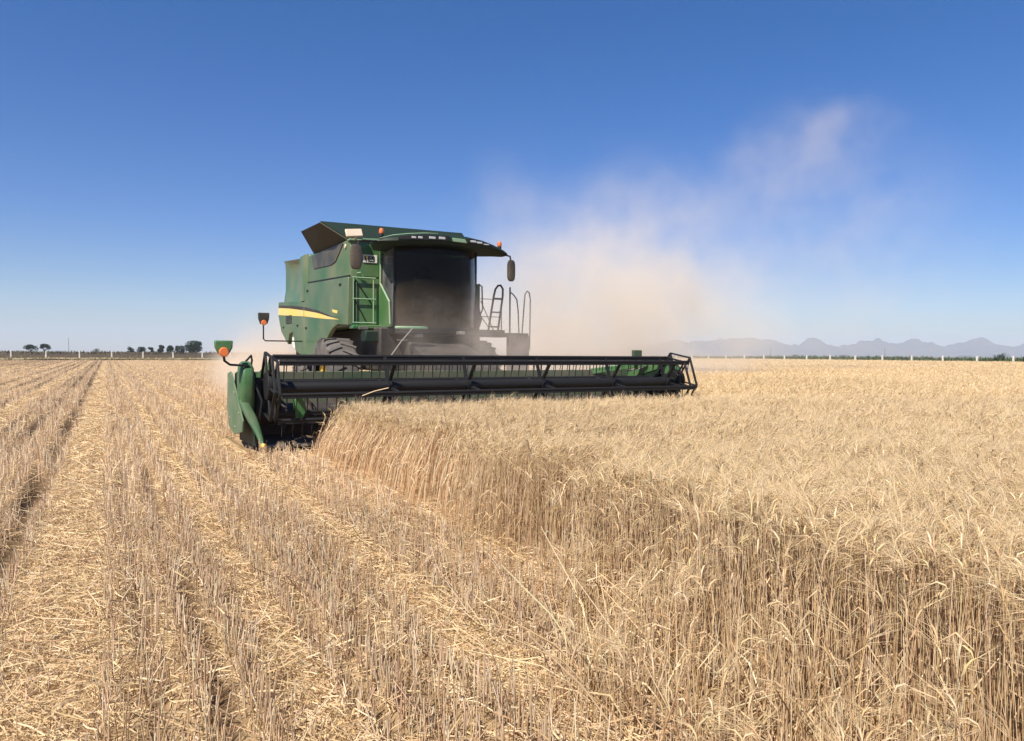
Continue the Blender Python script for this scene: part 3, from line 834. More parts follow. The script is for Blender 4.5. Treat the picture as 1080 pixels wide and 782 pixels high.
# platform, ladders and rails on the right side
b = mb(); b.box(7.55, 9.10, 15.75, 17.2, 1.98, 2.06); b.build('platform', MAT['black_dusty'], comb, bevel=.01)
b = mb(); b.box(7.52, 8.36, 15.6, 15.95, 1.98, 2.12); b.build('platform_step', MAT['black_dusty'], comb, bevel=.015)
b = mb(); b.tube([(8.00, 15.78, 2.08), (8.15, 15.78, 2.95), (8.19, 15.78, 3.10), (8.26, 15.78, 3.19), (8.33, 15.78, 3.20), (8.39, 15.78, 3.12), (8.39, 15.78, 2.95), (8.26, 15.78, 2.08)], 0.026, 8)
for z in (2.20, 2.55, 2.88):
    xl = 8.0 + (z - 2.08) * .172; xr = 8.26 + (z - 2.08) * .149
    b.tube([(xl, 15.78, z), (xr, 15.78, z)], 0.02, 6)
b.build('boarding_ladder', MAT['black'], comb)
def rail(pts, r=0.016, m='grey_rail'):
    mb().tube(pts, r, 6).build('handrail', MAT[m], comb)
rail([(8.60, 15.8, 1.7), (8.60, 15.8, 3.17)], .02)
rail([(8.61, 15.8, 3.05), (8.70, 15.8, 2.99), (8.79, 15.8, 2.88), (8.83, 15.8, 2.6), (8.86, 15.8, 1.9)])
rail([(8.93, 15.8, 1.9), (9.0, 15.8, 2.8), (9.02, 15.8, 3.02), (9.08, 15.8, 3.10), (9.14, 15.8, 3.06), (9.17, 15.8, 2.9), (9.16, 15.8, 1.65)])
rail([(8.30, 16.9, 2.06), (8.30, 16.9, 2.95), (8.95, 16.9, 2.95), (8.95, 16.9, 2.06)])
rail([(8.05, 16.9, 2.9), (8.6, 16.9, 2.2)], .012); rail([(8.35, 16.9, 2.9), (8.75, 16.9, 2.1)], .012)
rail([(8.3, 16.9, 2.5), (8.95, 16.9, 2.5)], .012)
rail([(7.62, 15.55, 3.18), (7.70, 15.52, 3.12), (7.72, 15.52, 2.6), (7.66, 15.55, 2.42)], .018, 'black')
b = mb(); b.prism([(7.50, 2.05), (7.60, 2.05), (7.70, 2.35), (7.63, 2.62), (7.56, 2.75), (7.50, 2.78)], 'y', 15.48, 15.62); b.build('cab_side_trim', MAT['black_dusty'], comb, bevel=.02)
b = mb(); b.box(8.56, 9.16, 15.82, 15.9, .75, 2.0); b.build('lower_ladder_frame', MAT['black_dusty'], comb, bevel=.01)

# chassis, axles, wheels, feeder house
b = mb(); b.box(5.35, 7.6, 15.9, 23.0, 1.15, 2.14); b.build('chassis', MAT['black_dusty'], comb, bevel=.04)
b = mb(); b.box(5.05, 7.9, 16.0, 16.35, 1.80, 2.06); b.build('cab_support', MAT['green_dark'], comb, bevel=.03)
def wheel(xc, yc, R_, w, name, lugs=22):
    tyre = mb()
    prof = [(R_ * .56, -w / 2), (R_ * .75, -w / 2 - .02), (R_ * .90, -w / 2), (R_ * .955, -w / 2 + .07), (R_ * .965, 0), (R_ * .955, w / 2 - .07), (R_ * .90, w / 2), (R_ * .75, w / 2 + .02), (R_ * .56, w / 2)]
    tyre.lathe(prof, (xc, yc, R_), 'x', 40)
    for k in range(lugs):
        for sgn in (-1, 1):
            a = 2 * math.pi * (k + (0.25 if sgn > 0 else -.25)) / lugs
            d = Vector((0, math.cos(a), math.sin(a))); t = Vector((0, -math.sin(a), math.cos(a)))
            p0 = Vector((xc, yc, R_)) + d * (R_ * .965) + Vector((sgn * .01, 0, 0))
            p1 = Vector((xc + sgn * w * .5, yc, R_)) + d * (R_ * .935) + t * (0.16 * R_)
            tyre.bar(p0, p1, .07 * R_, .075 * R_, upv=d)
    ob = mb().lathe([(R_ * .58, -w * .35), (R_ * .5, -w * .3), (R_ * .42, -.03), (.12, -.05), (.0, -.06)], (xc, yc, R_), 'x', 32)
    ob.lathe([(R_ * .58, w * .35), (R_ * .5, w * .3), (R_ * .42, .03), (.12, .05), (.0, .06)], (xc, yc, R_), 'x', 32)
    wroot = ob.build(name, MAT['yellow'], comb)
    tyre.build('tyre', MAT['rubber'], wroot)
wheel(4.66, 17.05, 0.95, 0.66, 'front_wheel'); wheel(8.24, 17.05, 0.95, 0.66, 'front_wheel')
wheel(5.2, 22.4, 0.66, 0.5, 'rear_wheel', 18); wheel(7.7, 22.4, 0.66, 0.5, 'rear_wheel', 18)
for yy, zz, xa, xb, rr in ((17.05, .95, 4.6, 8.3, .16), (22.4, .66, 5.2, 7.7, .1)):
    mb().tube([(xa, yy, zz), (xb, yy, zz)], rr, 10).build('axle', MAT['black_dusty'], comb)
b = mb(); b.prism([(16.2, 2.0), (16.2, 1.1), (13.3, .35), (13.3, 1.15), (15.2, 1.75)], 'x', 5.85, 7.2); b.build('feeder_house', MAT['black_dusty'], comb, bevel=.03)
# pale lamp bracket and its rods under the windshield
b = mb(); b.prism([(5.36, 14.95), (5.50, 14.86), (5.95, 14.86), (6.12, 14.95), (5.9, 15.15), (5.5, 15.15)], 'z', 2.07, 2.13); b.build('front_step', MAT['green_pale'], comb, bevel=.015)
b = mb(); b.tube([(5.72, 14.85, 2.08), (5.45, 14.8, 1.80), (5.15, 14.75, 1.42)], .014, 6); b.tube([(5.36, 14.8, 1.83), (5.60, 14.82, 1.83)], .012, 6); b.build('front_stay', MAT['steel'], comb)
for bx, bz in ((5.9, 1.9), (6.9, 1.98)):
    mb().box(bx, bx + .13, 15.0, 15.2, bz, bz + .07).build('bracket', MAT['steel'], comb, bevel=.01)

def marker(base_pts, c, w, h, tri=True):
    arm = mb().tube(base_pts, .02, 6).build('marker_arm', MAT['black'], comb)
    b = mb()
    poly = [(-w / 2, h * .5), (w / 2, h * .5), (w * .47, 0), (w * .3, -h * .42), (-w * .3, -h * .42), (-w * .47, 0)]
    b.prism([(c[0] + px, c[2] + pz) for px, pz in poly], 'y', c[1] - .03, c[1] + .05)
    b.build('marker_head', MAT['green'] if tri else MAT['black_dusty'], arm, bevel=.02)
    mb().lathe([(0.0, -.045), (.06, -.045), (.075, -.02), (.075, 0)], (c[0] - .0, c[1] - .03, c[2] - h * .3), 'y', 14).build('marker_lamp', MAT['amber'], arm)
marker([(4.82, 20.9, 1.87), (3.80, 20.9, 1.87), (3.75, 20.9, 1.92), (3.75, 20.9, 2.4)], (3.75, 20.86, 2.46), .30, .34, False)

# header ------------------------------------------------------------------
HX0, HX1 = 2.10, 10.55
b = mb()
b.prism([(13.28, 1.17), (13.20, 1.17), (13.12, .62), (13.12, .55), (13.28, .55)], 'x', HX0 + .05, HX1 - .05)
b.box(HX0 + .05, HX1 - .05, 13.18, 13.34, 1.08, 1.22)
head = b.build('header', MAT['green_very_dusty'], comb, bevel=.01)
b = mb(); b.prism([(13.28, .54), (13.12, .54), (13.08, .40), (12.95, .16), (12.1, .10), (12.1, .06), (13.0, .10), (13.28, .4)], 'x', HX0 + .05, HX1 - .05)
b.build('floor_pan', MAT['pan'], head, bevel=.01)
b = mb(); b.tube([(HX0 + .1, 12.78, .52), (HX1 - .1, 12.78, .52)], .18, 16)
for sg, xa, xb in ((1, HX0 + .2, 6.0), (-1, 7.05, HX1 - .2)):
    n = 90
    hel_i = []; hel_o = []
    rings = []
    for k in range(n):
        t = k / (n - 1); x = xa + (xb - xa) * t; q = sg * t * 2 * math.pi * 7
        rings.append([(x, 12.78 + .17 * math.cos(q), .52 + .17 * math.sin(q)), (x + .01, 12.78 + .31 * math.cos(q), .52 + .31 * math.sin(q)), (x - .01, 12.78 + .31 * math.cos(q), .52 + .31 * math.sin(q))])
    b.loft(rings)
b.build('auger', MAT['black_dusty'], head)
b = mb(); b.box(HX0 + .05, HX1 - .05, 11.98, 12.12, .05, .09)
x = HX0 + .1
while x < HX1 - .1:
    b.add([(x - .02, 12.0, .05), (x + .02, 12.0, .05), (x + .02, 12.0, .09), (x - .02, 12.0, .09), (x, 11.86, .06)], [(0, 1, 2, 3), (0, 4, 1), (1, 4, 2), (2, 4, 3), (3, 4, 0)]); x += .0762
b.build('cutter_bar', MAT['steel'], head)

def end_shield(x, sgn):
    # crop-side cover column, swept toe and outer sheet
    b = mb()
    ring = []
    rings = []
    for z, w, y0 in ((.55, .9, 12.12), (.78, 1.0, 12.02), (1.15, 1.0, 12.0), (1.30, .92, 12.02), (1.38, .7, 12.08), (1.41, .35, 12.14)):
        rr = []
        for q in np.linspace(0, 2 * math.pi, 18, endpoint=False):
            cq, sq = math.cos(q), math.sin(q)
            rr.append((x + .105 * w * math.copysign(abs(cq) ** .5, cq), y0 + .14 + (.14 if sq < 0 else .5) * w * math.copysign(abs(sq) ** .6, sq), z))
        rings.append(rr)
    b.loft(rings)
    es = b.build('end_shield', MAT['green_scuffed'], head, angle=50)
    mb().prism([(12.30, .60), (13.0, .60), (13.0, 1.2), (12.30, 1.3)], 'x', x - .06, x + .06).build('shield_back', MAT['green_dark'], es)
    # toe / divider
    b = mb()
    pts = [((x - .05 * sgn), 12.10, .78, .075, .07), (x - .03 * sgn, 11.98, .68, .075, .08), (x + .03 * sgn, 11.88, .53, .07, .09), (x + .09 * sgn, 11.78, .37, .055, .08), (x + .12 * sgn, 11.66, .23, .04, .055), (x + .14 * sgn, 11.57, .14, .018, .02)]
    rings = []
    for px, py, pz, w, h in pts:
        rings.append([(px + w * math.cos(q), py + .3 * h * math.sin(q), pz + h * math.sin(q)) for q in np.linspace(0, 2 * math.pi, 12, endpoint=False)])
    b.loft(rings); dv = b.build('crop_divider', MAT['green_toe'], head, angle=60)
    mb().lathe([(0, -.07), (.035, -.03), (.04, .02), (0, .04)], (x + .14 * sgn, 11.56, .14), 'y', 10).build('divider_tip', MAT['yellow'], dv)
    # outer sheet
    xo = x - sgn * .10
    b = mb(); b.prism([(13.45, 1.19), (13.15, 1.23), (13.0, 1.20), (12.42, .85), (11.86, .50), (11.92, .33), (12.3, .27), (12.7, .22), (13.3, .30), (13.5, .6)], 'x', xo - .012, xo + .012)
    b.build('side_sheet', MAT['green_sheet'] if sgn > 0 else MAT['green'], head, bevel=.006, label='pale dusty outer side sheet' if sgn > 0 else None)
    for by, bz in ((13.3, 1.05), (12.7, .9), (12.2, .6), (12.6, .35), (13.2, .45)):
        mb().lathe([(0, -.006), (.018, -.006), (.02, 0)], (xo - sgn * .014, by, bz), 'x', 8).build('bolt', MAT['steel'], head)
    mb().tube([(x, 12.3, 1.40), (x + sgn * .12, 12.5, 1.5), (x + sgn * .2, 12.9, 1.42), (x + sgn * .22, 13.2, 1.2)], .016, 6).build('hose', MAT['black'], head)
    # inner end plate and drive clutter
    xi = x + sgn * .06
    b = mb(); b.prism([(13.3, 1.25), (12.5, 1.2), (12.2, .9), (12.0, .4), (11.9, .1), (13.3, .06)], 'x', xi, xi + sgn * .03); b.build('end_plate', MAT['green_dark'], head, bevel=.006)
    b = mb()
    b.lathe([(0, 0), (.20, 0), (.22, .03), (.2, .06), (0, .06)], (xi + sgn * .05, 12.6, .85), 'x', 20)
    b.lathe([(0, 0), (.14, 0), (.14, .06), (0, .06)], (xi + sgn * .05, 12.45, 1.1), 'x', 16)
    b.tube([(xi + sgn * .08, 12.4, 1.22), (xi + sgn * .1, 12.2, .7), (xi + sgn * .08, 12.3, .3)], .03, 6)
    b.tube([(xi + sgn * .04, 12.1, 1.1), (xi + sgn * .14, 12.0, .8), (xi + sgn * .1, 12.1, .35)], .022, 6)
    b.box(min(xi, xi + sgn * .16), max(xi, xi + sgn * .16), 12.15, 12.5, .95, 1.15)
    b.build('reel_drive', MAT['black'], head, bevel=.006)
end_shield(1.93, 1)
end_shield(10.6, -1)
# green crop board inside left end
b = mb(); b.prism([(2.66, .82), (2.82, .85), (2.86, .6), (2.78, .42), (2.68, .45)], 'y', 12.15, 12.3); b.build('crop_board', MAT['green'], head, bevel=.02)

# reel arms
def reel_arm(x):
    b = mb(); b.bar((x, 13.3, 1.06), (x, 12.1, 1.33), .10, .14); b.bar((x, 13.3, .8), (x, 12.55, 1.2), .06, .06)
    b.build('reel_arm', MAT['green'], head, bevel=.015)
reel_arm(10.2); reel_arm(2.28)
b = mb(); b.bar((9.2, 13.25, 1.18), (10.35, 12.35, 1.40), .09, .13); b.build('reel_brace', MAT['green'], head, bevel=.015)
marker([(1.95, 12.05, 1.34), (1.66, 12.0, 1.36), (1.58, 12.0, 1.42), (1.56, 12.0, 1.55)], (1.565, 11.98, 1.62), .27, .22)
b = mb(); b.box(9.80, 10.02, 12.5, 12.58, 1.49, 1.65); b.tube([(9.9, 12.54, 1.5), (9.9, 12.6, 1.3)], .02, 6); b.build('marker_head', MAT['green_very_dusty'], head, bevel=.02)

# reel -----------------------------------------------------------------
RY, RZ, RR = 11.85, 1.0, 0.53
RX0, RX1 = 2.30, 10.44
b = mb(); b.tube([(RX0 - .05, RY, RZ), (RX1 + .05, RY, RZ)], .095, 18)
reel = b.build('reel', MAT['black'], comb)
ANG = [111, 51, -9, -69, -129, 171]
def rp(a): return RY - RR * math.cos(math.radians(a)) , RZ + RR * math.sin(math.radians(a))
for a in ANG:
    y, z = rp(a)
    b = mb(); b.tube([(RX0, y, z), (RX1, y, z)], .027, 8)
    b.box(RX0, RX1, y - .014, y + .014, z - .06, z - .01)
    x = RX0 + .07
    while x < RX1:
        dx = random.uniform(-.012, .012); dy = random.uniform(-.01, .02)
        b.tube([(x, y, z - .02), (x + dx * .5, y + .01, z - .12), (x + dx, y + .03 + dy, z - .26)], [.0105, .010, .007], 4)
        x += .152
    b.build('bat', MAT['black'], reel)
def spider(x):
    b = mb()
    for a in ANG:
        y, z = rp(a)
        b.bar((x, RY, RZ), (x, y, z), .035, .055, upv=(1, 0, 0))
    for k in range(6):
        pass
    b.lathe([(.10, -.03), (.15, -.02), (.15, .02), (.10, .03)], (x, RY, RZ), 'x', 16)
    b.build('reel_spider', MAT['black'], reel)
for x in (4.14, 5.60, 7.12, 8.72, 10.1): spider(x)
def rim(x, dy=0, dz=0, RR=RR):
    def rp(a): return RY - RR * math.cos(math.radians(a)) , RZ + RR * math.sin(math.radians(a))
    b = mb()
    pts = []
    for k in range(6):
        a0 = ANG[k]; y0, z0 = rp(a0); y1, z1 = rp(ANG[(k + 1) % 6])
        b.bar((x, y0 + dy, z0 + dz), (x, y1 + dy, z1 + dz), .03, .042, upv=(1, 0, 0))
        b.bar((x, RY + dy, RZ + dz), (x, y0 + dy, z0 + dz), .026, .036, upv=(1, 0, 0))
    b.lathe([(0, -.03), (.22, -.03), (.22, .03), (0, .03)], (x, RY + dy, RZ + dz), 'x', 18)
    b.build('reel_end_ring', MAT['black'], reel, bevel=.006)
for x in (RX0 - .03, RX1 - .12): rim(x)
rim(RX0 - .10, .05, .03, .56); rim(RX1 + .02, .04, .03, .60)
# a stray dry stalk lies across the lower bat
b = mb(); b.tube([(3.52, 11.30, .88), (3.70, 11.26, .95), (3.93, 11.24, 1.0)], .008, 5)
tag(b.build('straw_stalk', MAT['dry_stalk'], None), 'single dry stalk caught across the lower bar of the reel near its left end', 'straw')
bpy.data.objects['straw_stalk'].location = O

#@@VEGETATION
# ------------------------------------------------------------------ standing wheat
CA, SA = math.cos(YAW), math.sin(YAW)
def depth_of(x, y): return x * SA + y * CA
def in_view(x, y, m=1.12):
    d = depth_of(x, y); s = x * CA - y * SA
    return (d > 0.8) & (np.abs(s) < d * 0.6923 * m + 1.3)
def fringe(y): return 0.75 * np.clip((4.3 - y) / 1.6, 0, 1)
def edge_x(y):
    e = 2.56 + 0.07 * np.sin(y * 1.7 + .4) + 0.06 * np.sin(y * 3.9 + 1.2) + 0.04 * np.sin(y * 9.1)
    e = e + 0.42 * np.exp(-((y - 4.45) / 0.30) ** 2) + 0.30 * np.exp(-((y - 3.15) / 0.2) ** 2) + 0.16 * np.exp(-((y - 6.3) / 0.5) ** 2)
    e = e + 0.22 * np.clip((y - 10.2) / 1.5, 0, 1) - fringe(y)
    return e
def is_wheat(x, y):
    front = (x > edge_x(y)) & (y < 11.72 + 0.1 * np.sin(x * 5))
    right = (x > 10.85 + .08 * np.sin(y * 2.3) + np.clip(y - 40, 0, None) * .15) & (y < 150) & (x < 130.5)
    return front | right
def scatter(d0, d1, dens, cond):
    """random points by depth from the photograph's viewpoint, in the whole strip"""
    smax = 0.6923 * 1.12 * d1 + 1.3
    n = int((d1 - d0) * 2 * smax * dens)
    s = rng.uniform(-smax, smax, n); d = rng.uniform(d0, d1, n)
    x = s * CA + d * SA; y = -s * SA + d * CA
    k = in_view(x, y) & cond(x, y)
    return x[k], y[k], d[k]

STEM = [(0.70, 0.53, 0.325), (0.75, 0.59, 0.38), (0.63, 0.45, 0.26), (0.56, 0.37, 0.20), (0.80, 0.66, 0.455), (0.67, 0.49, 0.30)]
BASE = [(0.58, 0.39, 0.225), (0.55, 0.36, 0.205), (0.64, 0.46, 0.285), (0.48, 0.27, 0.14)]
EAR = [(0.60, 0.44, 0.24), (0.66, 0.50, 0.29), (0.50, 0.35, 0.175), (0.74, 0.59, 0.38)]
AWN = [(0.66, 0.51, 0.315), (0.72, 0.58, 0.38), (0.60, 0.44, 0.25)]
LITTER = [(0.70, 0.54, 0.33), (0.62, 0.45, 0.26), (0.77, 0.62, 0.41), (0.54, 0.38, 0.21), (0.68, 0.51, 0.29)]
STUB = [(0.66, 0.49, 0.32), (0.76, 0.60, 0.42), (0.54, 0.365, 0.22), (0.60, 0.43, 0.27), (0.82, 0.69, 0.51)]

def crop_height(x, y):
    h = 0.735 - 0.10 * np.exp(-((y - 11.7) / 2.4) ** 2) * (x < 11.3) + 0.035 * vnoise(x * .8, y * .8, 21) + 0.025 * vnoise(x * 2.3, y * 2.3, 22)
    # a few thin, trampled streaks across the far crop
    h = h - 0.13 * np.exp(-((depth_of(x, y) - 45 - 0.05 * x) / 2.2) ** 2) * (0.5 + 0.5 * vnoise(x * .3, y * .3, 23))
    return h

def wheat(S, d0, d1, dens, lod, wmul):
    x, y, d = scatter(d0, d1, dens, is_wheat)
    n = len(x)
    h = crop_height(x, y) * (1 + rng.normal(0, .055, n))
    e = x - edge_x(y)
    front = (y < 11.9) & (x < 11.2)
    # by the cutter the edge stalks are pushed over to the right
    push = np.where(front, np.clip(1 - e / 0.7, 0, 1) * np.clip((y - 5.0) / 4, 0, 1), 0)
    ec = e - fringe(y)
    edge_zone = np.where(y < 4.2, .4, .24) * (1 + .25 * np.sin(y * 3.1))
    thin = front & (ec < edge_zone)
    h = h * np.where(thin, np.clip(rng.uniform(.5, 1.15, n) + .45 * ec / edge_zone, .3, 1.0), 1)
    h = np.where(front & (ec < 0), np.minimum(h, rng.uniform(.22, .62, n)), h)
    eared = (~front) | (ec > .12) | (rng.random(n) < .22)
    g = vnoise(x * .35, y * .35, 31)
    az = rng.normal(0.2, 1.0, n) + g * .8
    lean = np.abs(rng.normal(0.07, .06, n)) + .02
    lx = np.cos(az) * lean + push * rng.uniform(.25, .7, n); ly = np.sin(az) * lean + rng.normal(0, .03, n)
    z0 = np.zeros(n)
    K = 4 if lod == 0 else 3
    ts = np.linspace(0, 1, K)
    if lod >= 2: ts = np.linspace(0.35, 1, K)
    P = np.zeros((n, K, 3))
    for i, t in enumerate(ts):
        P[:, i, 0] = x + lx * h * t ** 1.7
        P[:, i, 1] = y + ly * h * t ** 1.7
        P[:, i, 2] = z0 + h * t * (1 - 0.32 * (lx ** 2 + ly ** 2) * t)
    r = 0.0019 * wmul
    cb, ct = pick(BASE, n), pick(STEM, n)
    redness = np.clip(.5 + .6 * vnoise(x * .9, y * .9, 51), 0, 1)[:, None] * (y > 3.6)[:, None]
    cb = cb * (1 - redness) + np.array([.40, .20, .10]) * redness
    keep_brown = np.clip(rng.normal(.6, .3, n), 0, 1)[:, None]
    cb = cb * keep_brown + ct * (1 - keep_brown)
    col = np.stack([cb * (1 - min(1, t * 1.35)) + ct * min(1, t * 1.35) for t in ts], 1)
    S.add(P, np.linspace(1.25, .75, K) * r, col, 3 if lod == 0 else 2)
    # pale broken stalks leaning out of the crop near its edge
    if lod == 0:
        m = (np.abs(e) < .8) & (d > 2.7) & (rng.random(n) < np.where(y < 4.3, .12, .05))
        k = m.sum(); a = rng.uniform(0, 6.28, k); L = rng.uniform(.25, .7, k); q = rng.uniform(.4, 1.2, k)
        p0 = np.stack([x[m], y[m], np.zeros(k)], -1)
        p1 = p0 + np.stack([np.sin(q) * np.cos(a) * L * .5, np.sin(q) * np.sin(a) * L * .5, np.cos(q) * L * .5], -1)
        q2 = q * rng.uniform(.9, 1.6, k)
        p2 = p1 + np.stack([np.sin(q2) * np.cos(a) * L * .5, np.sin(q2) * np.sin(a) * L * .5, np.cos(q2) * L * .5], -1)
        S.add(np.stack([p0, p1, p2], 1), np.array([.0044, .0040, .0022]), np.clip(pick(LITTER, k) * 1.2, 0, .9), 3)
    # ears nodding over
    tip = P[:, -1]
    EK = 4 if lod == 0 else 3
    el = rng.uniform(.065, .10, n) * (1 if lod < 2 else 1.25)
    nod = rng.uniform(.7, 2.7, n)
    az2 = az + rng.normal(0, .5, n)
    E = np.zeros((n, EK, 3)); E[:, 0] = tip
    for i in range(1, EK):
        a = nod * (i - .5) / (EK - 1)
        step = el / (EK - 1)
        E[:, i, 0] = E[:, i - 1, 0] + np.sin(a) * np.cos(az2) * step
        E[:, i, 1] = E[:, i - 1, 1] + np.sin(a) * np.sin(az2) * step
        E[:, i, 2] = E[:, i - 1, 2] + np.cos(a) * step
    er = (np.array([.0022, .0047, .0042, .0012]) if EK == 4 else np.array([.0025, .0052, .0016])) * (wmul if lod < 2 else wmul * .8)
    ce = pick(EAR, n)
    S.add(E[eared], er, ce[eared], 4 if lod == 0 else (3 if lod == 1 else 2))
    E = E[eared]; ne = len(E)
    # awns
    na = (19, 10, 4)[min(lod, 2)]
    dirv = E[:, -1] - E[:, -2]; dirv /= np.linalg.norm(dirv, axis=1, keepdims=True) + 1e-9
    for k in range(na):
        f = (k + .5) / na
        i0 = min(EK - 2, int(f * (EK - 1))); u = f * (EK - 1) - i0
        p0 = E[:, i0] * (1 - u) + E[:, i0 + 1] * u
        dv = dirv + rng.normal(0, .33, (ne, 3)); dv /= np.linalg.norm(dv, axis=1, keepdims=True)
        al = rng.uniform(.07, .14, ne)[:, None]
        A = np.stack([p0, p0 + dv * al], 1)
        S.add(A, np.array([.0008, .0003]) * wmul * (1.0 if lod == 0 else 1.3), pick(AWN, ne), 2)
    # dry leaves
    m = rng.random(n) < (.32, .28, .12)[min(lod, 2)]
    k = m.sum()
    if k:
        t = rng.uniform(.25, .8, k)
        p0 = np.stack([x[m] + lx[m] * h[m] * t ** 1.7, y[m] + ly[m] * h[m] * t ** 1.7, h[m] * t], -1)
        a = rng.uniform(0, 6.28, k); L = rng.uniform(.08, .2, k)
        p1 = p0 + np.stack([np.cos(a) * L * .5, np.sin(a) * L * .5, L * rng.uniform(-.1, .6, k)], -1)
        p2 = p1 + np.stack([np.cos(a) * L * .5, np.sin(a) * L * .5, -L * rng.uniform(.2, .9, k)], -1)
        S.add(np.stack([p0, p1, p2], 1), np.array([.0022, .004, .0006]) * wmul, pick(STEM, k), 2)
    return n

def canopy_bed(S, d0, d1, cell, zoff):
    """thick tangle of lower straw that fills the crop under the ears"""
    s0 = 0.6923 * 1.12 * d1 + 1.5
    ss = np.arange(-s0, s0, cell); dd = np.arange(d0, d1 + cell, cell * 1.2)
    Sg, Dg = np.meshgrid(ss, dd, indexing='ij')
    Xg = Sg * CA + Dg * SA; Yg = -Sg * SA + Dg * CA
    Z = crop_height(Xg, Yg) + zoff + rng.normal(0, .035, Xg.shape)
    V = np.stack([Xg, Yg, Z], -1)
    I = np.arange(Xg.size).reshape(Xg.shape)
    cx = (Xg[:-1, :-1] + Xg[1:, 1:]) / 2; cy = (Yg[:-1, :-1] + Yg[1:, 1:]) / 2
    inside = is_wheat(cx, cy) & is_wheat(Xg[:-1, :-1], Yg[:-1, :-1]) & is_wheat(Xg[1:, 1:], Yg[1:, 1:]) & is_wheat(Xg[1:, :-1], Yg[1:, :-1]) & is_wheat(Xg[:-1, 1:], Yg[:-1, 1:])
    inside &= in_view(cx, cy, 1.14)
    Q = np.stack([I[:-1, :-1], I[1:, :-1], I[1:, 1:], I[:-1, 1:]], -1)[inside]
    S.V.append(V.reshape(-1, 3)); S.Q.append(Q + S.n); S.n += Xg.size
    S.C.append(pick(EAR, Xg.size, .16) * .92)

W = Strands()
wheat(W, 1.0, 6.5, 520, 0, 1.0)
wheat(W, 6.5, 13, 330, 1, 1.25)
wheat(W, 13, 26, 190, 2, 1.9)
wheat(W, 26, 55, 48, 2, 3.6)
wheat(W, 55, 170, 5.5, 2, 8.5)
canopy_bed(W, 14, 40, .25, -.16)
canopy_bed(W, 40, 172, .9, -.13)
wo = W.build('standing_wheat', MAT['straw'])
tag(wo, 'ripe uncut bearded wheat standing right of the cut edge', 'wheat', kind='stuff')

# ------------------------------------------------------------------ stubble
def stub_ok(x, y):
    return (~is_wheat(x, y)) & (x > -75) & (y < 150) & (x < 12) & ~((y > 11.6) & (y < 14.1) & (x > 1.75) & (x < 10.8))
def stubble(S, d0, d1, dens, lod, wmul):
    x, y, d = scatter(d0, d1, dens, stub_ok)
    row = np.round(x / .185) * .185 + .010 * np.sin(y * 1.3 + np.round(x / .185))
    x = np.where(rng.random(len(x)) < .82, row + rng.normal(0, .03, len(x)), x)
    lm, fm = lane_mask(wob(x, y)), furrow_mask(wob(x, y), 1.0 if wmul < 1.5 else 1.55) * np.clip(.9 + .3 * vnoise(x * .2, y * .8, 14), .6, 1)
    patch = .5 + .5 * vnoise(x * 1.1, y * .9, 41)
    keep = rng.random(len(x)) < (1 - .975 * lm) * (1 - .97 * fm) * (.72 + .28 * patch)
    x, y = x[keep], y[keep]
    n = len(x)
    h = (0.18 + .03 * vnoise(x * 1.2, y * .6, 42)) * (1 + rng.normal(0, .22, n)) * (1 - .35 * lane_mask(wob(x, y)))
    near_edge = np.clip(1 - (edge_x(y) - x) / np.where(y < 4.4, .7, .5), 0, 1) * (y < 11.6)
    h = np.clip(h * (1 + np.where(y < 4.4, 1.7, .35) * near_edge * rng.random(n) ** 1.4), .05, .62) * (1, .9, .75)[min(2, int(wmul > 2) + int(wmul > 4))]
    az = rng.uniform(0, 6.28, n); lean = np.abs(rng.normal(0, .2, n))
    bent = rng.random(n) < .13
    lean = np.where(bent, rng.uniform(.4, 1.4, n), lean)
    lx, ly = np.cos(az) * lean, np.sin(az) * lean
    z0 = GZ(x, y) - .01
    K = 3 if lod == 0 else 2
    P = np.zeros((n, K, 3))
    for i, t in enumerate(np.linspace(0, 1, K)):
        P[:, i, 0] = x + lx * h * t; P[:, i, 1] = y + ly * h * t
        P[:, i, 2] = z0 + h * t / np.sqrt(1 + lean ** 2)
    cb, ct = pick(BASE, n), pick(STUB, n)
    f = np.clip(rng.normal(.3, .25, n), 0, 1)[:, None]
    cols = [cb * f + ct * (1 - f)] + [ct] * (K - 1)
    S.add(P, np.linspace(1.15, .85, K) * .0021 * wmul, np.stack(cols, 1), 3 if lod == 0 else 2)
    # leaf sheaths hanging off
    m = rng.random(n) < (.35 if lod == 0 else .2)
    k = m.sum(); t = rng.uniform(.2, .9, k)
    p0 = np.stack([x[m] + lx[m] * h[m] * t, y[m] + ly[m] * h[m] * t, z0[m] + h[m] * t * .9], -1)
    a = rng.uniform(0, 6.28, k); L = rng.uniform(.04, .12, k)
    p1 = p0 + np.stack([np.cos(a) * L, np.sin(a) * L, L * rng.uniform(-.6, .5, k)], -1)
    S.add(np.stack([p0, p1], 1), np.array([.003, .001]) * wmul, pick(LITTER, k), 2)
B = Strands()
stubble(B, 1.0, 7, 820, 0, 1.4)
stubble(B, 7, 14, 560, 1, 1.6)
stubble(B, 14, 28, 300, 1, 1.9)
stubble(B, 28, 60, 95, 1, 2.6)
stubble(B, 60, 165, 12, 1, 5.5)
so = B.build('wheat_stubble', MAT['straw'])
tag(so, 'rows of cut wheat stubble left of the standing crop', 'stubble', kind='stuff')

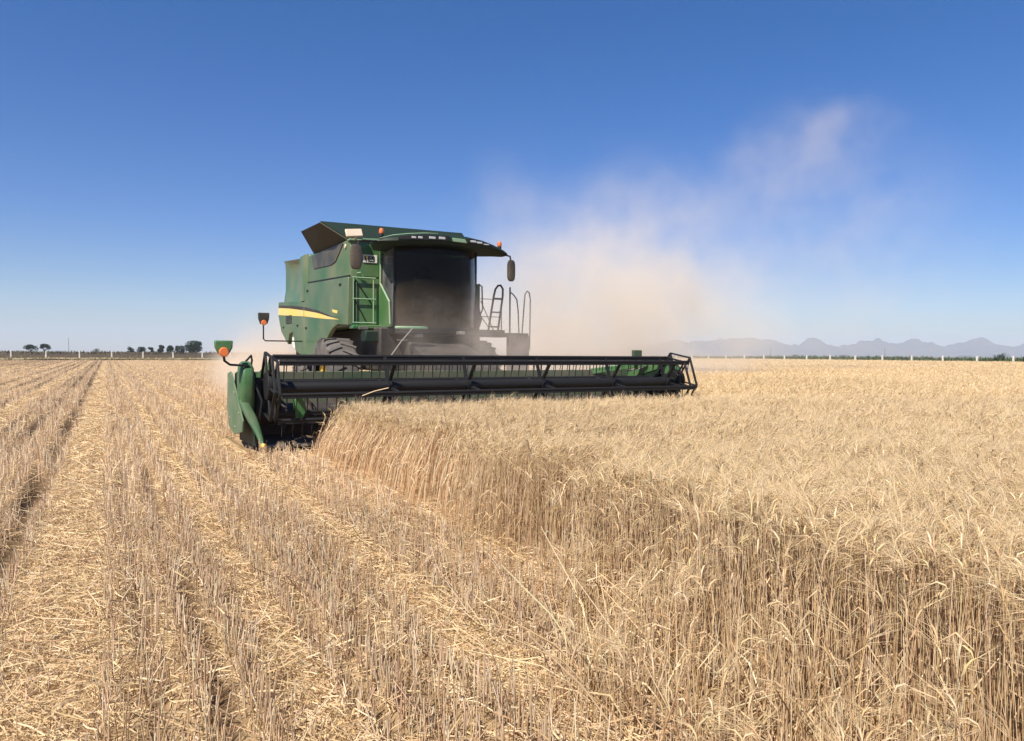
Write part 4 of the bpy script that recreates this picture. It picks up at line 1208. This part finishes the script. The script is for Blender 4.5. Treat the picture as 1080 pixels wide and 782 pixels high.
# ------------------------------------------------------------------ loose straw and chaff
def litter(S, d0, d1, dens, wmul, lmul=1.0, K=3):
    x, y, d = scatter(d0, d1, dens, lambda x, y: stub_ok(x, y) | (is_wheat(x, y) & (x < edge_x(y) + .4) & (y < 11.7)))
    lm, fm = lane_mask(wob(x, y)), furrow_mask(wob(x, y), 1.0 if wmul < 1.15 else 1.45)
    keep = rng.random(len(x)) < (.26 + .74 * lm) * (1 - .92 * fm)
    x, y, lm = x[keep], y[keep], lm[keep]
    n = len(x)
    L = rng.gamma(2.0, .04, n).clip(.02, .34) * lmul
    a = rng.uniform(0, 2 * np.pi, n)
    a = np.where(rng.random(n) < .35, rng.normal(1.57, .5, n), a)
    z = GZ(x, y) + .004 + rng.exponential(.016, n) * (1 + .8 * lm)
    tilt = rng.normal(0, .17, n)
    P = np.zeros((n, K, 3))
    bend = rng.normal(0, .12, n) * L
    for i, t in enumerate(np.linspace(-.5, .5, K)):
        P[:, i, 0] = x + np.cos(a) * L * t - np.sin(a) * bend * (.25 - t * t) * 4
        P[:, i, 1] = y + np.sin(a) * L * t + np.cos(a) * bend * (.25 - t * t) * 4
        P[:, i, 2] = z + np.abs(tilt) * L * (t + .5) + .006 * (.25 - t * t)
    S.add(P, np.repeat((rng.uniform(.0012, .0028, n) * wmul)[:, None], K, 1), pick(LITTER, n), 2)
Lt = Strands()
litter(Lt, 1.0, 5.0, 5200, 1.0)
litter(Lt, 5.0, 9, 3000, 1.25, 1.1)
litter(Lt, 9, 16, 800, 2.0, 1.3, 2)
litter(Lt, 16, 32, 300, 2.6, 1.5, 2)
litter(Lt, 32, 70, 50, 4.5, 2, 2)
lo = Lt.build('loose_straw', MAT['straw'])
tag(lo, 'loose chopped straw and chaff lying between the stubble rows', 'straw', kind='stuff')

# weeds on the verge, green crop behind the right fence, scrub on the bank
def tufts(S, x, y, z, h, w, cols, per=5):
    n = len(x)
    for k in range(per):
        a = rng.uniform(0, 6.28, n); le = rng.uniform(.1, .7, n)
        p0 = np.stack([x + rng.normal(0, w, n), y + rng.normal(0, w, n), z], -1)
        hh = h * rng.uniform(.5, 1.2, n)
        p1 = p0 + np.stack([np.cos(a) * hh * le * .4, np.sin(a) * hh * le * .4, hh * .6], -1)
        p2 = p1 + np.stack([np.cos(a) * hh * le * .5, np.sin(a) * hh * le * .5, hh * .35], -1)
        S.add(np.stack([p0, p1, p2], 1), np.array([.8, 1.0, .15]) * .10 * h[:, None] if np.ndim(h) else np.array([.04, .05, .01]), pick(cols, n, .15), 2)
G = Strands()
n = 2600
x = rng.uniform(-70, 130, n); y = rng.uniform(151, 176, n)
tufts(G, x, y, np.full(n, .05), rng.uniform(.15, .55, n), .25, [(.30, .24, .12), (.22, .2, .09), (.14, .15, .06), (.38, .3, .17)])
tag(G.build('verge_weeds', MAT['straw']), 'dry tan weeds on the verge in front of the far fence', 'weeds', kind='stuff')
G = Strands()
n = 3000
x = rng.uniform(-150, 130, n); y = rng.uniform(188, 222, n)
tufts(G, x, y, np.full(n, .9), rng.uniform(.3, .9, n), .4, [(.10, .075, .045), (.07, .065, .035), (.13, .10, .06), (.06, .07, .03)])
tag(G.build('bank_scrub', MAT['leaf']), 'brown scrub covering the low bank behind the far fence', 'scrub', kind='stuff')
G = Strands()
n = 15000
x = 134.5 + rng.random(n) ** 2 * 110; y = rng.uniform(40, 260, n)
gap = vnoise(x * .05, y * .05, 61)
k_ = rng.random(n) < .6 + .5 * gap
x, y, gap = x[k_], y[k_], gap[k_]
n = len(x)
tufts(G, x, y, np.full(n, .1), rng.uniform(.5, 1.1, n) * (1 + .5 * gap).clip(.5, 1.6), .4, [(.05, .085, .028), (.07, .10, .035), (.04, .07, .03), (.09, .11, .05)])
tag(G.build('green_crop', MAT['leaf']), 'low dark green crop growing beyond the right fence', 'crop', kind='stuff')
#@@END_VEGETATION

# ------------------------------------------------------------------ dust raised by the machine
def dust_volume(name, box, blobs, density, col, label, noise_scale=.34, step=.9, thresh=(.39, .63), warp=4.5):
    b = MB(); b.box(*box); o = b.build(name, None, None, smooth=False) if False else None
    me = bpy.data.meshes.new(name)
    t = MB(); t.box(*box); me.from_pydata(t.v, [], t.f)
    bm = bmesh.new(); bm.from_mesh(me); bmesh.ops.recalc_face_normals(bm, faces=bm.faces); bm.to_mesh(me); bm.free()
    m = bpy.data.materials.new(name + '_air'); m.use_nodes = True
    nt = m.node_tree; N, L = nt.nodes, nt.links
    for n_ in list(N): N.remove(n_)
    out = N.new('ShaderNodeOutputMaterial')
    pv = N.new('ShaderNodeVolumePrincipled')
    pv.inputs['Color'].default_value = (*col, 1); pv.inputs['Anisotropy'].default_value = 0.0
    tc = N.new('ShaderNodeTexCoord')
    # warp the position so that the plume edge is ragged
    nw = N.new('ShaderNodeTexNoise'); nw.inputs['Scale'].default_value = noise_scale * .8; nw.inputs['Detail'].default_value = 2
    L.new(tc.outputs['Object'], nw.inputs['Vector'])
    sb = N.new('ShaderNodeVectorMath'); sb.operation = 'SUBTRACT'; sb.inputs[1].default_value = (.5, .5, .5); L.new(nw.outputs['Color'], sb.inputs[0])
    sc = N.new('ShaderNodeVectorMath'); sc.operation = 'SCALE'; sc.inputs['Scale'].default_value = warp; L.new(sb.outputs[0], sc.inputs[0])
    ad = N.new('ShaderNodeVectorMath'); ad.operation = 'ADD'; L.new(tc.outputs['Object'], ad.inputs[0]); L.new(sc.outputs[0], ad.inputs[1])
    total = None
    for c, r, w in blobs:
        s1 = N.new('ShaderNodeVectorMath'); s1.operation = 'SUBTRACT'; s1.inputs[1].default_value = c; L.new(ad.outputs[0], s1.inputs[0])
        s2 = N.new('ShaderNodeVectorMath'); s2.operation = 'DIVIDE'; s2.inputs[1].default_value = r; L.new(s1.outputs[0], s2.inputs[0])
        ln = N.new('ShaderNodeVectorMath'); ln.operation = 'LENGTH'; L.new(s2.outputs[0], ln.inputs[0])
        mr = N.new('ShaderNodeMapRange'); mr.interpolation_type = 'SMOOTHSTEP'
        mr.inputs['From Min'].default_value = 1.0; mr.inputs['From Max'].default_value = 0.0
        mr.inputs['To Min'].default_value = 0.0; mr.inputs['To Max'].default_value = w
        L.new(ln.outputs['Value'], mr.inputs['Value'])
        if total is None: total = mr.outputs[0]
        else:
            a = N.new('ShaderNodeMath'); a.operation = 'ADD'; L.new(total, a.inputs[0]); L.new(mr.outputs[0], a.inputs[1]); total = a.outputs[0]
    nz = N.new('ShaderNodeTexNoise'); nz.inputs['Scale'].default_value = noise_scale; nz.inputs['Detail'].default_value = 5; nz.inputs['Roughness'].default_value = .66
    L.new(tc.outputs['Object'], nz.inputs['Vector'])
    nr = N.new('ShaderNodeMapRange'); nr.inputs['From Min'].default_value = thresh[0]; nr.inputs['From Max'].default_value = thresh[1]
    L.new(nz.outputs['Fac'], nr.inputs['Value'])
    mu = N.new('ShaderNodeMath'); mu.operation = 'MULTIPLY'; L.new(total, mu.inputs[0]); L.new(nr.outputs[0], mu.inputs[1])
    md = N.new('ShaderNodeMath'); md.operation = 'MULTIPLY'; md.inputs[1].default_value = density; L.new(mu.outputs[0], md.inputs[0])
    L.new(md.outputs[0], pv.inputs['Density'])
    L.new(pv.outputs[0], out.inputs['Volume'])
    try: m.cycles.volume_step_rate = step
    except Exception: pass
    me.materials.append(m)
    o = bpy.data.objects.new(name, me); COL.objects.link(o)
    tag(o, label, 'dust', kind='stuff')
    return o

#@@DUST
DUST = (0.93, 0.855, 0.765)
dust_volume('dust_cloud', (8.5, 50, 17.5, 42, 0.3, 20),
            [((11.5, 22.5, 1.6), (4.5, 5, 3.8), 1.0), ((15.5, 24, 2.4), (7, 6, 6.2), 1.9), ((20, 25.5, 3.4), (8, 6, 7.4), 1.5), ((24.5, 27, 2.6), (7, 6, 5.6), .8),
             ((29, 29, 9.5), (6, 6, 3.6), .22), ((34.5, 30, 13.0), (5.0, 6, 2.8), .30), ((38.5, 30.5, 15.4), (4.5, 5, 2.2), .26), ((40, 31, 8), (12, 10, 11), .17), ((12.2, 23, 6.4), (2.2, 4, 3.6), .22)],
            .23, DUST, 'tan dust cloud blowing away to the right behind the combine harvester')
dust_volume('dust_puff', (2.0, 8.4, 21.2, 44, 0.12, 4.2),
            [((5.8, 27, 1.3), (3.0, 4.5, 2.6), 1.3), ((4.4, 26, .6), (1.8, 4.5, 1.5), 1.5), ((5.6, 34, .8), (2.4, 7, 1.8), .7)],
            .5, (0.96, 0.84, 0.70), 'low puff of tan chaff dust over the stubble left of the combine harvester', .5, .5, warp=1.4)
dust_volume('dust_veil', (4.6, 11.5, 12.7, 14.8, 0.5, 3.5),
            [((7.0, 14.0, 1.7), (2.8, 1.6, 1.5), 1.0), ((9.0, 14.1, 1.5), (2.6, 1.6, 1.5), 1.1)],
            .55, (0.93, 0.82, 0.72), 'thin veil of dust over the header below the cab window', .6, .3, warp=.6)

# the dusty air of the plain
b = MB(); b.box(-7200, 7200, -7200, 7200, -1.0, 178)
me = bpy.data.meshes.new('haze'); me.from_pydata(b.v, [], b.f)
bm = bmesh.new(); bm.from_mesh(me); bmesh.ops.recalc_face_normals(bm, faces=bm.faces); bm.to_mesh(me); bm.free()
hm = bpy.data.materials.new('haze_air'); hm.use_nodes = True
for n_ in list(hm.node_tree.nodes): hm.node_tree.nodes.remove(n_)
ho = hm.node_tree.nodes.new('ShaderNodeOutputMaterial'); hv = hm.node_tree.nodes.new('ShaderNodeVolumePrincipled')
hv.inputs['Color'].default_value = (0.66, 0.75, 0.92, 1)
hv.inputs['Density'].default_value = 0.00019
hm.node_tree.links.new(hv.outputs[0], ho.inputs['Volume'])
me.materials.append(hm)
hz = bpy.data.objects.new('haze', me); COL.objects.link(hz); hz['kind'] = 'stuff'; hz['label'] = 'pale dusty air over the plain'; hz['category'] = 'haze'
